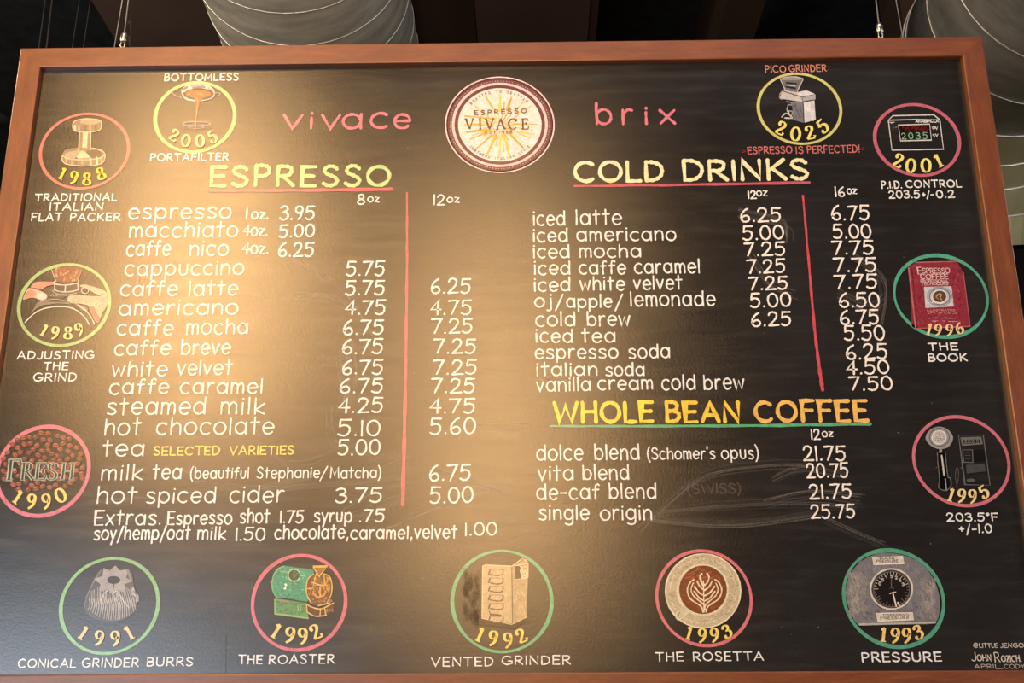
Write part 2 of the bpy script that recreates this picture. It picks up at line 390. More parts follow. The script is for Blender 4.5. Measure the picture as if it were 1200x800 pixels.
# --- drinks on the left
items = [
 ([('espresso',150,270,256.5,17.5,2),('1',288,290,256,12),('oz.',295,314,256,11.5)], 'espresso'),
 ([('macchiato',151,278,278),('4oz.',285,313,276,13)], 'macchiato'),
 ([('caffe',148,199,299.5),('nico',222,267,299),('4oz.',284,314,297,13)], 'caffe nico'),
 ([('cappuccino',146,285,322.5)], 'cappuccino'), ([('caffe',141,207,346.5),('latte',221,278,346)], 'caffe latte'),
 ([('americano',139,278,369)], 'americano'), ([('caffe',137,202,392.5),('mocha',218,290,391.5)], 'caffe mocha'),
 ([('caffe',134,199,416),('breve',212,269,415)], 'caffe breve'), ([('white',131,195,440.5),('velvet',208,271,439)], 'white velvet'),
 ([('caffe',128,197,461.5),('caramel',211,307,461)], 'caffe caramel'), ([('steamed',125,240,485.5,19),('milk',258,310,485,19)], 'steamed milk'),
 ([('hot',122,164,509.5,19),('chocolate',183,320,509,19)], 'hot chocolate'), ([('tea',120,168,534.5,18.5)], 'tea'),
 ([('milk',118,166,562,17.5),('tea',179,212,561,17),('(beautiful',223,291,560.5,12.5,1.5),('Stephanie',301,374,560,12.5,1.5),('/',375,383,560,13,1.5),('Matcha)',387,446,560,12.5,1.5)], 'milk tea'),
 ([('hot',113,159,589.5,19),('spiced',171,252,589,18),('cider',269,332,588.5,18.5)], 'hot spiced cider'),
 ([('Extras.',110,188,615,17),('Espresso',196,271,614,15),('shot',281,315,612.5,16),('1.75',328,355,612.5,14),('syrup',368,412,611.5,15),('.75',421,450,611,14)], 'extras'),
 ([('soy/hemp/oat',110,222,632,15),('milk',231,264,632,15),('1.50',276,310,633,14.5),('chocolate,',322,408,631,15),('caramel,',411,483,631,14),('velvet',486,535,630.5,15),('1.00',545,582,627,14.5)], 'soy, hemp or oat milk'),
]
for wds, nm in items:
    part('menu_item', wds, WHITE, h=17, w=1.9, label='white chalk line reading '+nm)
part('menu_note', [('SELECTED',180,257,533,9.5),('VARIETIES',269,344,532.5,9.5)], (242, 214, 110), w=1.6, label='small yellow chalk note after tea')
P_ = lambda t, x0, x1, b, h=16.5: (t, x0, x1, b, h)
for q in [P_('3.95',328,368,257.5,15.5),P_('5.00',327,368,278,14.5),P_('6.25',326,367,300.5,15.5),P_('5.75',406,450,323),P_('5.75',405,450,345.5),P_('4.75',405,451,368.5),
          P_('6.75',402,449,392),P_('6.75',401,448,414.5),P_('6.75',401,448,438.5),P_('6.75',398,448,460.5),P_('4.25',397,448,483.5),P_('5.10',396,445,510.5,18),P_('5.00',396,445,533,17.5),
          P_('3.75',393,447,588.5),P_('6.25',505,551,343.5),P_('4.75',505,552,368.5),P_('7.25',506,553,390.5),P_('7.25',509,557,414),P_('7.25',508,558,438.5),P_('7.25',506,556,460.5),
          P_('4.75',504,556,484),P_('5.60',504,557,508.5,18),P_('6.75',503,551,563,18),P_('5.00',504,554,589,18),
          P_('6.25',868,915,260,15.5),P_('5.00',871,918.5,281,15.5),P_('7.25',873,920,300,15),P_('7.25',876,920,320,15),P_('7.25',878,923,339.5,14.5),P_('5.00',880,927,360,15.5),P_('6.25',881,927,382,15.5),
          P_('6.75',975,1019,257.5,16),P_('5.00',977,1021,279,15.5),P_('7.75',976,1024,298,15.5),P_('7.75',978,1027,318.5,16),P_('7.75',979,1028,338,15.5),P_('6.50',984,1031,359.5,16.5),P_('6.75',985,1030,379.5,15.5),P_('5.50',990,1037,398.5,16.5),
          P_('6.25',992,1040,420.5),P_('4.50',993,1042,438,15.5),P_('7.50',996,1046,457,15.5),
          P_('21.75',942,991,539.5),P_('20.75',946,994,559.5,16),P_('21.75',949,998,584,16),P_('25.75',951,1002,607,15.5)]:
    right = q[1] > 700
    part('price', [q], (246, 242, 236) if right else WHITE, w=2.1, slope=-.03 if 860 < q[1] < 930 else -.012)
for q in [('8',419,427,239.5,11.5),('12',508,521,240,11.5),('12',877,886,232.5,9),('16',979,990,230,11),('12',951,961,514.5,11.5)]:
    oz = {419:(431,444),508:(524,538),877:(887,899),979:(993,1004),951:(964,976)}[q[1]]
    part('cup_size', [q, ('oz', oz[0], oz[1], q[3]-3, 8.5, 1.4)], WHITE, w=1.7)
# --- cold drinks and beans
for wds, nm in [
 ([('iced',625,662,264,16.5),('latte',675,728,263,17)], 'iced latte'), ([('iced',625,665,283,15),('americano',676,792,282,15)], 'iced americano'),
 ([('iced',625,667,302,15),('mocha',679,751,301.5,15)], 'iced mocha'), ([('iced',626,668,321.5,15.5),('caffe',679,733,321,15.5),('caramel',744,820,320,16)], 'iced caffe caramel'),
 ([('iced',626,668,341,15.5),('white',680,732,340,15.5),('velvet',743,799,339,15.5)], 'iced white velvet'),
 ([('oj',627,646,359.5,15),('/',651,660,360,15),('apple',664,717,360,14.5),('/',721,730,360,15),('lemonade',739,838,358.5)], 'oj, apple, lemonade'),
 ([('cold',628,674,382,16.5),('brew',688,738,381.5,16.5)], 'cold brew'), ([('iced',628,671,401,15.5),('tea',682,721,401,15.5)], 'iced tea'),
 ([('espresso',627,724,420,15.5),('soda',737,785,419.5,16)], 'espresso soda'), ([('italian',629,700,440,15),('soda',710,755,440,15)], 'italian soda'),
 ([('vanilla',629,692,458,15.5),('cream',701,765,456.5,15.5),('cold',776,815,456.5),('brew',825,872,456)], 'vanilla cream cold brew'),
 ([('dolce',629,683,539,18),('blend',697,749,538.5,18),("(Schomer's",759,838,538,13,1.6),('opus)',846,889,537.5,14,1.6)], 'dolce blend'),
 ([('vita',631,672,562.5),('blend',683,737,561.5)], 'vita blend'), ([('de-caf',629,702,585,17.5),('blend',714,769,584,17.5)], 'de-caf blend'),
 ([('single',632,690,609),('origin',704,764,609)], 'single origin')]:
    part('menu_item', wds, WHITE, h=17, w=1.9, label='white chalk line reading '+nm)
gh = Ink(1); text(gh, '(SWISS)', 806, 868, 578, 11, 1.8, chalk((150, 140, 130), .05, .22)); gh.build('erased_word', board, 'faint half-erased word in the whole bean list')
# --- headings and rules
part('heading', [('ESPRESSO',246,456,217.5,22.5)], (182, 218, 150), w=4.3, label='pale green chalk heading ESPRESSO', gap=.24, slope=-.001)
part('heading', [('COLD',674,777,212.5,22),('DRINKS',801,947,211,22.5)], CREAM, w=4.2, label='cream chalk heading COLD DRINKS', slope=-.012)
part('heading', [('WHOLE',650,765,494,23)], (246, 222, 78), w=4.4, label='yellow chalk heading WHOLE', gap=.18, slope=-.004)
part('heading', [('BEAN',781,867,494,23)], (238, 204, 76), w=4.4, label='yellow chalk heading BEAN', gap=.2, slope=-.004)
part('heading', [('COFFEE',886,1017,493.5,23)], (236, 192, 104), w=4.4, label='orange yellow chalk heading COFFEE', gap=.2, slope=-.006)
def rule(pts, ws, mat, label):
    ink = Ink(2); P = []
    for a, b in zip(pts, pts[1:]): P += [(a[0]+(b[0]-a[0])*t/8, a[1]+(b[1]-a[1])*t/8) for t in range(8)]
    P.append(pts[-1]); n = len(P)
    ink.rib(P, [ws[0]+(ws[1]-ws[0])*i/n for i in range(n)], mat, j=.15); ink.build('ruled_line', board, label)
rule([(244,223.8),(350,223),(459,221.5)], (2.6, 4.2), ROSE, 'pink chalk underline below ESPRESSO')
rule([(673,218),(800,216.5),(949,213.8)], (2.4, 3.2), ROSE, 'pink chalk underline below COLD DRINKS')
rule([(645,499.2),(740,499.2),(900,498.4),(1020,496.6)], (2.6, 3.8), GREEN, 'green chalk underline below WHOLE BEAN COFFEE')
rule([(477,226),(477,300),(476,400),(474.2,500),(472,591)], (2.2, 4.8), ROSE, 'pink upright line between the hot drink prices')
rule([(941,229),(948,310),(955,390),(960,430),(964,457)], (2.2, 4.4), (204, 84, 98), 'pink upright line between the cold drink prices')
part('shop_name', [('v',332,354,151,23.5),('i',363,366,150.5,20),('v',377,398,150.5,23),('a',401,424,150.5,24),('c',434,454,150,23.5),('e',461,480,149.5,23)], PINK, w=3.2, label='spaced pink chalk word vivace')
part('shop_name', [('b',698,717,145.5,24),('r',729,741,145.5,24),('i',756,759,145,20),('x',774,791,145,23)], PINK, w=3.2, label='spaced pink chalk word brix')
part('signature', [('@',1141,1146.5,758.5,5),('LITTLE',1148,1169,758.5,4.8),('JENGO7',1172.5,1205,758.5,4.8)], (200, 194, 184), w=.9, label='small grey chalk writer\'s marks in the lower right corner')
part('signature', [('J',1139,1144,774,10),('OHN',1145.5,1162,774,7),('R',1166,1172,775,11),('OZICH.',1174,1197,775,7)], (214, 208, 198), w=1.1)
part('signature', [('APRIL',1142,1171,783,4.8),('_',1167,1176,783,5),('CODY',1177,1201,783,4.8)], (180, 172, 164), w=.8)
# ---- year digits: serif, stroke width follows stroke direction
SD = {
'0': (.62, ['a .31 .5 .27 .47 90 450']), '1': (.42, ['l .22 .96 .22 .04', 'l .04 .8 .22 .96', 'l .06 .03 .4 .03']),
'2': (.6, ['s .1 .72 .14 .9 .3 .97 .47 .86 .46 .66 .3 .4 .08 .08', 'l .08 .07 .54 .07 .58 .26', 'd .13 .72']),
'3': (.54, ['s .1 .84 .26 .97 .44 .88 .44 .66 .24 .54', 's .24 .54 .48 .48 .52 .24 .36 .04 .16 .04 .06 .2', 'd .1 .2', 'd .13 .82']),
'5': (.56, ['l .5 .97 .14 .92 .1 .54', 's .1 .54 .3 .64 .48 .5 .5 .26 .36 .04 .16 .03 .06 .18', 'd .1 .2']),
'6': (.58, ['s .48 .96 .26 .86 .1 .6 .08 .3 .18 .06 .34 .03 .5 .16 .52 .36 .4 .54 .22 .5 .1 .32']),
'8': (.56, ['s .28 .54 .1 .68 .12 .9 .28 .97 .44 .9 .44 .68 .28 .54 .06 .36 .06 .12 .28 .03 .5 .12 .5 .36 .28 .54']),
'9': (.58, ['s .48 .64 .36 .46 .18 .48 .08 .7 .16 .92 .34 .97 .48 .84 .5 .6 .4 .22 .14 -.04']),
'V': (.9, ['l .12 1 .45 0', 'l .45 0 .78 1', 'l .0 .99 .26 .99', 'l .64 .99 .92 .99']), 'I': (.3, ['l .15 1 .15 0', 'l .02 .99 .28 .99', 'l .02 .01 .28 .01']),
'A': (.9, ['l .12 0 .45 1', 'l .45 1 .78 0', 'l .0 .01 .26 .01', 'l .64 .01 .92 .01', 'l .25 .36 .66 .36']), 'C': (.76, ['a .42 .5 .38 .5 42 318', 'l .72 .98 .72 .72']),
'E': (.68, ['l .16 1 .16 0', 'l .02 .99 .6 .99 .62 .78', 'l .02 .01 .62 .01 .66 .26', 'l .16 .52 .48 .52', 'l .48 .64 .48 .4']),
'F': (.62, ['l .16 1 .16 0', 'l .02 .99 .6 .99 .62 .74', 'l .02 .01 .32 .01', 'l .16 .52 .44 .52']), 'R': (.76, ['l .16 1 .16 0', 's .02 .99 .34 1 .52 .9 .52 .64 .36 .5 .16 .5', 'l .34 .5 .72 .01', 'l .02 .01 .3 .01']),
'S': (.56, ['s .48 .76 .44 .92 .28 .99 .1 .88 .12 .66 .34 .5 .5 .32 .46 .08 .26 .0 .08 .1 .05 .28']), 'H': (.84, ['l .16 1 .16 0', 'l .66 1 .66 0', 'l .16 .5 .66 .5', 'l .02 .99 .3 .99', 'l .02 .01 .3 .01', 'l .52 .99 .82 .99', 'l .52 .01 .82 .01'])}
def serif(ink, ch, cx, cy, h, mat, rot=0, thick=.2, thin=.09, sx=1.0, shear=0):
    gw, st = SD[ch]; c, s_ = math.cos(math.radians(rot)), math.sin(math.radians(rot))
    def tr(a, b):
        X = (a-gw/2)*h*sx; Y = (b-.5)*h; X += shear*Y
        return (cx+X*c+Y*s_, cy+X*s_-Y*c)
    for q in st:
        k, *n = q.split(); n = [float(t) for t in n]
        P = arc(*n) if k == 'a' else list(zip(n[::2], n[1::2]))
        if k == 's': P = cat(P)
        if k == 'd': ink.dot(*tr(*P[0]), h*.11, mat); continue
        if len(P) == 2: P = [P[0], ((P[0][0]+P[1][0])/2, (P[0][1]+P[1][1])/2), P[1]]
        ws = []
        for i in range(len(P)):
            a, b = P[max(0, i-1)], P[min(len(P)-1, i+1)]; dx, dy = b[0]-a[0], b[1]-a[1]; l = math.hypot(dx, dy) or 1
            d = abs(dy)/l
            if ch in 'VA' and k == 'l' and d > .5: d = 1 if (dx*dy < 0) else .35
            ws.append((thin+(thick-thin)*d**1.3)*h)
        ink.rib([tr(*p) for p in P], ws, mat, j=0, cap=False)
def year(par, ds, h, mat=YEL, label=None):
    ink = Ink(5)
    for ch, x, y, r in ds: serif(ink, ch, x, y, h, mat, r, .21, .075, sx=1.08)
    return ink.build('year', par, label or 'yellow serif chalk year '+''.join(d[0] for d in ds))
def caption(par, words, mat=WHITE, w=1.5, **kw):
    ink = Ink(2)
    for q in words: text(ink, *q, w, mat, gap=.2, **kw)
    return ink.build('caption', par)
class Z:
    """drawing kit working in the coordinates of one enlarged detail"""
    def __init__(s, ox, oy, sc, layer=3): s.o = (ox, oy, sc); s.ink = Ink(layer)
    def t(s, pts):
        ox, oy, sc = s.o
        return [(ox+pts[i]/sc, oy+pts[i+1]/sc) for i in range(0, len(pts), 2)]
    def P(s, pts, m): s.ink.poly(s.t(pts), m)
    def PS(s, pts, m): s.ink.poly(cat(s.t(pts), 4, True)[:-1], m)
    def L(s, pts, w, m): s.ink.rib(s.t(pts), w, m, j=.06)
    def S(s, pts, w, m): s.ink.rib(cat(s.t(pts), 4), w, m, j=.06)
    def E(s, cx, cy, rx, ry, m, n=28): s.P([c for i in range(n) for c in (cx+rx*math.cos(2*math.pi*i/n), cy+ry*math.sin(2*math.pi*i/n))], m)
    def O(s, cx, cy, rx, ry, w, m, a0=0, a1=360): s.L([c for p in arc(cx, cy, rx, ry, a0, a1, 28) for c in p], w, m)
    def hatch(s, x0, y0, x1, y1, n, dx, dy, w, m):
        for _ in range(n):
            x, y = random.uniform(x0, x1), random.uniform(y0, y1); q = random.uniform(.5, 1)
            s.L([x, y, x+dx*q, y+dy*q], w, m)
    def hatchE(s, cx, cy, rx, ry, n, dx, dy, w, m, r0=0):
        for _ in range(n):
            a = random.uniform(0, 6.283); r = random.uniform(r0, 1)**.6; x, y = cx+rx*r*math.cos(a), cy+ry*r*math.sin(a); q = random.uniform(.5, 1)
            s.L([x, y, x+dx*q, y+dy*q], w, m)
    def T(s, t, x0, x1, b, h, w, m, **k):
        ox, oy, sc = s.o; text(s.ink, t, ox+x0/sc, ox+x1/sc, oy+b/sc, h/sc, w, m, **k)
    def done(s, name, par, label=None): return s.ink.build(name, par, label)
def ringpart(cx, cy, rx, ry, w, mat, label, wob=.1):
    ink = Ink(2); ink.ring(cx, cy, rx, ry, 1-w/rx/2, 1+w/rx/2, mat, kx(cx), wob=wob); return ink.build('medallion', board, label)
GREY = (150, 150, 150); LG = (196, 196, 194); DK = (38, 36, 36); BLK = (14, 14, 14); MG = (112, 112, 114)
# 1 flat packer
r = ringpart(99, 177, 51.5, 43.7, 3.6, (206, 120, 112), 'pink chalk ring round a drawn tamper')
z = Z(40, 120, 5.333); K1, K2, K3 = (176, 160, 132), (140, 122, 98), (226, 206, 168)
z.PS([240,130,290,103,350,100,410,110,420,135,412,170,360,184,290,186,245,170], K2); z.PS([300,108,350,104,405,112,405,128,350,138,290,128], K1)
z.P([284,184,355,182,352,300,278,302], K2); z.P([305,186,335,184,330,300,300,302], K3); z.PS([175,330,200,295,290,282,400,290,440,315,436,365,400,390,300,400,200,385,176,360], K2)
z.PS([195,320,260,300,300,305,320,345,240,350,200,345], K1); z.PS([330,300,400,300,425,325,400,345,340,345], (96, 84, 66)); z.PS([280,318,300,300,330,318,345,345,270,345], K3)
for x in (200, 235, 262, 300, 352, 392, 420): z.L([x, 345+10*random.random(), x+2, 385], 2.2, random.choice([K1, K3, (110, 96, 78)]))
for x in (255, 280, 320, 350, 385): z.L([x, 146, x+1, 178], 2.4, random.choice([K1, K3, (110, 96, 78)]))
z.S([176,330,176,362,205,386,300,398,395,390,436,365,440,318,400,292,355,286], 1, K3); z.S([242,130,245,170,290,184,355,184,412,170,420,130,405,110,330,101,262,112,242,130], 1, K3)
z.L([284,184,278,302], 1, K3); z.L([355,184,352,300], 1, K3); z.S([176,330,210,350,300,358,400,350,440,325], 1, K3)
z.done('tamper_drawing', r); year(r, [('1',73.4,203.2,28),('9',86.5,207.8,12),('8',101.9,209.8,2),('8',118.2,203.4,-18)], 14.5, (236, 214, 60))
caption(r, [('TRADITIONAL',41,136.5,235.5,8),('ITALIAN',58,120.5,246.5,8.5),('FLAT',36.5,72,258.5,8.5),('PACKER',82,140.5,258.8,8.8)])
# 2 portafilter
r = ringpart(228.5, 137.3, 46.5, 40.7, 4.3, (160, 204, 138), 'pale green chalk ring round a drawn portafilter', .15)
z = Z(160, 75, 6.664); CO = (196, 92, 52)
z.S([350,262,300,245,282,222,300,205,360,205], 1.1, GREY); z.PS([350,215,375,175,440,152,540,158,595,190,612,235,590,268,520,288,440,290,380,275], LG)
for x0, y0, x1, y1 in ((360,200,395,180),(430,170,520,165),(440,185,530,180),(560,185,590,215),(370,225,380,250)): z.L([x0,y0,x1,y1], 2.6, random.choice([MG, DK, GREY]))
z.E(488, 235, 118, 46, DK); z.E(482, 233, 98, 32, CO); z.hatchE(482, 233, 80, 22, 14, 24, 4, 1, (222, 128, 84)); z.P([440,250,455,275,466,300,462,360,448,470,462,470,480,360,494,300,510,270,530,250], CO)
z.L([470,262,478,300,472,360,456,530], .9, (232, 160, 124)); z.O(468, 466, 110, 15, 1.2, GREY); z.L([358,468,360,520], 1, MG); z.L([578,468,574,520], 1, MG); z.O(468, 494, 62, 8, .8, GREY)
z.S([595,250,620,225,655,232,640,250], 1, GREY)
for x in (368,385,400,520,540,558): z.L([x,474,x+3,505], .8, MG)
z.done('portafilter_drawing', r); year(r, [('2',204,158.3,32),('0',217.8,164.7,10),('0',234.3,164.9,0),('5',248.8,160.3,-24)], 14.5)
caption(r, [('BOTTOMLESS',192.5,279,94.5,7.8),('PORTAFILTER',176,267.5,188.3,8)])
# 3 central seal
r = ringpart(585.7, 146.2, 62.8, 55.2, 3.0, (232, 208, 212), 'large round white and maroon chalk seal with a yellow sunburst', 0); kk = kx(585)
ink = Ink(2); ink.disc(585.7, 146.2, 62.6, 55.1, (104, 52, 62), kk, 64); ink.ring(585.7, 146.2, 62.8, 55.2, .845, .895, (232, 204, 208), kk); ink.disc(585.7, 146.2, 49, 43, (226, 226, 222), kk, 56)
for i in range(110):
    a = i*2*math.pi/110; ex, ey = 58.2*math.cos(a), 51.2*math.sin(a); ink.dot(585.7+ex+kk*ey, 146.2-ey, .6, (216, 196, 190), n=5)
for i in range(420):
    a = random.random()*6.283; q = 46*math.sqrt(random.random()); x, y = 585.7+q*math.cos(a), 146.2+q*.87*math.sin(a); d_ = random.uniform(-1.4, 1.4)
    ink.rib([(x, y), (x+d_, y+random.uniform(-1, 1))], .55, random.choice([(190, 206, 214), (206, 200, 216), (238, 236, 232), (214, 214, 190)]), j=0)
ink.build('seal_face', r)
ink = Ink(3); gold = [(226, 196, 92), (214, 178, 64), (232, 206, 110), (206, 160, 52)]
Zs = lambda x, y: (510+x/6.154, 80+y/6.154)
for (x0, y0, x1, y1, w) in [(366,205,425,300,2),(468,190,468,300,2.6),(552,205,518,300,2.2),(640,240,570,310,1.8),(280,265,340,315,1.2),(212,342,430,365,1.8),(690,270,600,320,1),(215,405,380,400,1.6),(225,460,400,440,1.8),(250,510,400,455,1.4),(290,585,410,480,1.6),(375,620,440,480,2.2),
                            (462,630,478,480,1.8),(535,630,495,470,2.4),(632,570,535,470,2.4),(700,474,560,452,2.2),(735,402,560,400,1),(670,405,560,405,1),(500,240,494,300,1),(435,560,455,490,1),(600,470,680,500,1),(320,480,400,440,1.2),(495,600,490,480,1.2)]:
    a, b = Zs(x0, y0), Zs(x1, y1); ink.rib([a, ((a[0]+b[0])/2, (a[1]+b[1])/2), b], [w*.9, w*1.1, w*1.2], random.choice(gold), j=.1)
for i in range(26):
    a = i*2*math.pi/26+.1; q = random.uniform(16, 34); ink.rib([(585+8*math.cos(a), 148+5*math.sin(a)), (585+q*math.cos(a), 148+q*.85*math.sin(a))], random.uniform(.6, 1.3), random.choice(gold), j=.1)
ink.build('sunburst', r, 'yellow chalk rays')
ink = Ink(5); BR = (96, 52, 40)
text(ink, 'ESPRESSO', 556, 617, 134.6, 5, 1.0, BR, slope=-.045, gap=.42)
for ch, x in zip('VIVACE', (550.2, 562.5, 573.6, 586.8, 600.5, 615)): serif(ink, ch, x, 145, 12.4, BR, -2, .15, .07, sx=1.05)
text(ink, 'EST.1988', 568.5, 600, 156.5, 3.2, .6, (130, 90, 60), gap=.4)
def around(t, cx, cy, rx, ry, a0, a1, h, w, mat, inner=True):
    n = len(t)
    for i, c in enumerate(t):
        if c == ' ': continue
        a = math.radians(a0+(a1-a0)*(i+.5)/n); bx, by = cx+rx*math.cos(a), cy-ry*math.sin(a)
        th = (math.pi/2-a) if inner else (-math.pi/2-a)
        gw, st = glyph(c)
        for s in st:
            P = []
            for (u, v) in s:
                X = (u-gw/2)*h*1.1; Y = (v-.5)*h; P.append((bx+X*math.cos(th)+Y*math.sin(th), by+X*math.sin(th)-Y*math.cos(th)))
            ink.rib(P, w, mat, j=0) if len(P) > 1 else ink.dot(P[0][0], P[0][1], w*.6, mat)
around('ROASTED IN SEATTLE', 585.7, 146.2, 44.5, 39, 142, 42, 2.8, .55, (120, 86, 90))
around('NORTHERN ITALIAN STYLE', 585.7, 146.2, 44.5, 39.3, 218, 322, 2.8, .55, (120, 86, 90), False)
ink.build('seal_lettering', r, 'brown serif lettering on the seal')
# 4 pico grinder
r = ringpart(936.9, 127.4, 48.3, 41, 3.4, (204, 204, 128), 'yellow chalk ring round a drawn grinder with hopper')
z = Z(860, 65, 6.4)
z.P([348,180,385,160,470,158,520,175,470,268,470,285,385,270,378,258], MG); z.PS([350,180,390,162,470,160,518,176,440,186], GREY); z.S([350,180,390,163,470,160,520,176], 1, LG); z.L([350,182,386,262,470,285,478,262,520,178], 1, LG)
z.L([395,205,470,212], 2, DK); z.L([390,235,460,246], 2.2, DK); z.L([400,222,462,228], 1, LG); z.P([362,262,385,262,470,275,540,262,612,290,612,330,512,348,362,325,345,318], LG)
z.P([470,285,545,262,612,290,512,312], (214, 216, 222)); z.P([512,312,612,290,612,328,512,348], (170, 172, 180)); z.L([512,312,512,348,612,330], .8, DK); z.L([362,265,512,312,612,290], .8, DK)
z.P([435,345,520,350,526,505,445,482], (120, 122, 130)); z.P([520,352,604,336,614,480,526,505], (206, 210, 218)); z.hatch(445,355,505,470,22,6,22,.8,(90, 92, 100)); z.hatch(535,350,595,470,16,5,24,.9,(228, 230, 234))
z.L([520,352,526,505], 1, DK); z.S([365,265,345,290,345,320,362,328], 1.2, GREY); z.L([395,345,432,352,432,372,408,368], 1.2, GREY); z.S([408,368,400,410,438,420,432,448], 1.4, GREY); z.S([360,460,385,435,410,440,436,468,380,468], 1.6, LG); z.L([405,415,415,440], 1.8, LG)
z.done('grinder_drawing', r); year(r, [('2',915,150,26),('0',932.5,156.9,3),('2',949,155.4,-12),('5',963.9,147.8,-36)], 16.5, (232, 222, 124))
caption(r, [('PICO',897,921,84.8,7.6),('GRINDER',925,968.6,84,7.6)], (212, 148, 132), 1.2); caption(r, [('ESPRESSO',876.5,928.4,180.4,7.8),('IS',933,941.5,179.8,7.8),('PERFECTED!',946.3,1007.5,179.5,8.2)], (196, 114, 112), 1.3, slope=-.02)
caption(r, [('>',870,874,180,6),('<',1009,1012,177,6)], (120, 50, 50), .9)
# 5 pid
r = ringpart(1074.6, 164, 49.3, 41.6, 4.2, (192, 104, 122), 'pink chalk ring round a drawn controller box')
z = Z(1040, 130, 16)
z.P([210,262,785,245,825,545,250,560], (40, 16, 16)); z.hatch(265,265,760,360,40,10,30,1.6,(92, 28, 32)); z.P([262,400,772,395,790,525,275,545], (22, 40, 32))
for q in ([20,170,100,88,870,72,980,165,1050,715,85,735,20,185,25,165], [35,172,560,158,975,165], [205,262,790,245,825,545,245,560,205,262]): z.L(q, 1.1, (214, 216, 214))
for i, c in enumerate('2035'): z.T(c, 270+i*134, 350+i*134, 525-i*2, 112, .9, (150, 186, 160), lean=-.12)
for q in ([835,300,855,345,845,300,885,290,895,325,860,325],[900,295,925,345,940,290],[885,435,850,440,885,470,860,490],[900,430,925,480,945,430],[40,212,125,212],[70,232,110,205]): z.L(q, .9, (206, 206, 206))
z.T('ANABIMCLA', 530, 960, 215, 50, .9, (220, 220, 220), gap=.1); z.hatch(95,275,185,330,12,20,2,.7,(110, 110, 114))
z.done('controller_drawing', r); year(r, [('2',1052.6,188.2,22),('0',1067.4,194,5),('0',1085.2,193.8,-4),('1',1099.7,188,-26)], 16.5, (236, 226, 128))
caption(r, [('P.I.D.',1033.5,1057,220.5,8),('CONTROL',1062,1126.5,219.5,8),('203.5',1042,1078,232,8.5),('+/-',1081,1094,231,7),('0.2',1098,1118.5,231.5,8.5)])
# 6 adjusting the grind
r = ringpart(75.2, 357.3, 53, 47.5, 4.0, (158, 194, 132), 'green chalk ring round drawn hands turning a grinder collar', .15)
z = Z(20, 310, 10.91); SK, SK2, SK3 = (214, 178, 156), (196, 138, 122), (186, 112, 100)
z.P([455,60,560,30,700,22,835,45,780,215,640,235,510,215], (122, 74, 56))
for i in range(34):
    x = random.uniform(490, 790); y = random.uniform(45, 210)
    if abs(x-640) < 190-(y-40)*.35: z.ink.dot(20+x/10.91, 310+y/10.91, 1.5, random.choice([(186, 122, 92), (160, 98, 74), (204, 146, 116)]), ry=1.0, rot=random.random()*3)
z.L([440,60,500,215], 1, LG); z.L([780,205,830,60], .8, SK2)
z.PS([175,290,230,225,350,215,490,225,480,255,380,275,310,320,250,300], SK2); z.PS([80,445,110,360,150,300,260,320,370,375,380,430,320,455,240,430,180,420], SK); z.PS([85,440,120,360,170,320,240,350,230,400,150,420], SK2); z.PS([260,380,320,362,370,380,365,425,300,440,250,425], (214, 206, 196))
z.P([345,320,450,275,500,345,600,360,700,345,820,340,860,375,640,400,560,440,390,400], (74, 68, 62)); z.P([490,225,780,225,770,330,600,345,480,310], (60, 54, 48))
z.S([475,215,480,245,620,260,770,235,785,200], 1.3, LG); z.S([470,320,560,345,680,345,790,320], 1.3, LG); z.L([620,262,612,340], 1.6, LG); z.L([480,245,475,320], 1.1, LG); z.L([775,235,780,320], 1.1, LG); z.S([450,330,500,370,620,390,760,360], 1, GREY)
z.PS([800,275,860,255,1000,290,1110,330,1150,380,1150,520,1090,620,1040,740,980,680,930,560,900,520,800,500,680,495,635,450,650,405,730,385,900,395,1060,395,1000,370,900,310], SK); z.hatch(1000,420,1130,600,40,6,10,.5,(150, 96, 80)); z.hatch(700,410,830,480,14,8,10,.6,SK3)
z.PS([920,560,980,540,1020,620,1060,680,1035,735,980,670], SK3); z.O(870, 330, 45, 38, 1.1, LG); z.E(865, 332, 30, 24, (40, 36, 34)); z.S([640,450,660,400,740,385,900,395,1050,400,1100,370], .8, (120, 84, 70)); z.S([640,450,680,492,800,500,900,520], .8, (120, 84, 70))
z.P([180,620,260,480,340,470,520,480,640,480,700,510,520,495,330,520,250,560], (120, 116, 112)); z.P([720,505,830,520,905,560,900,595,840,590,790,545], (130, 122, 106)); z.S([300,470,480,440,650,470,780,510,900,590], 1, GREY)
z.S([100,740,200,640,320,570,500,538,680,550,800,610,880,690,920,764], 1.3, (214, 210, 200)); z.S([780,520,880,590,950,680,990,764], 1.3, (214, 210, 200)); z.hatch(400,375,640,400,14,20,4,.7,GREY)
z.done('hands_drawing', r, 'two drawn pink hands'); year(r, [('1',52,386.7,30),('9',64.4,389.7,12),('8',79.8,390,4),('9',92.5,386,-16)], 14.5, (236, 220, 150))
caption(r, [('ADJUSTING',20,109.5,420.5,8.6),('THE',51,79.5,433,8.5),('GRIND',39,89,446.5,9)])
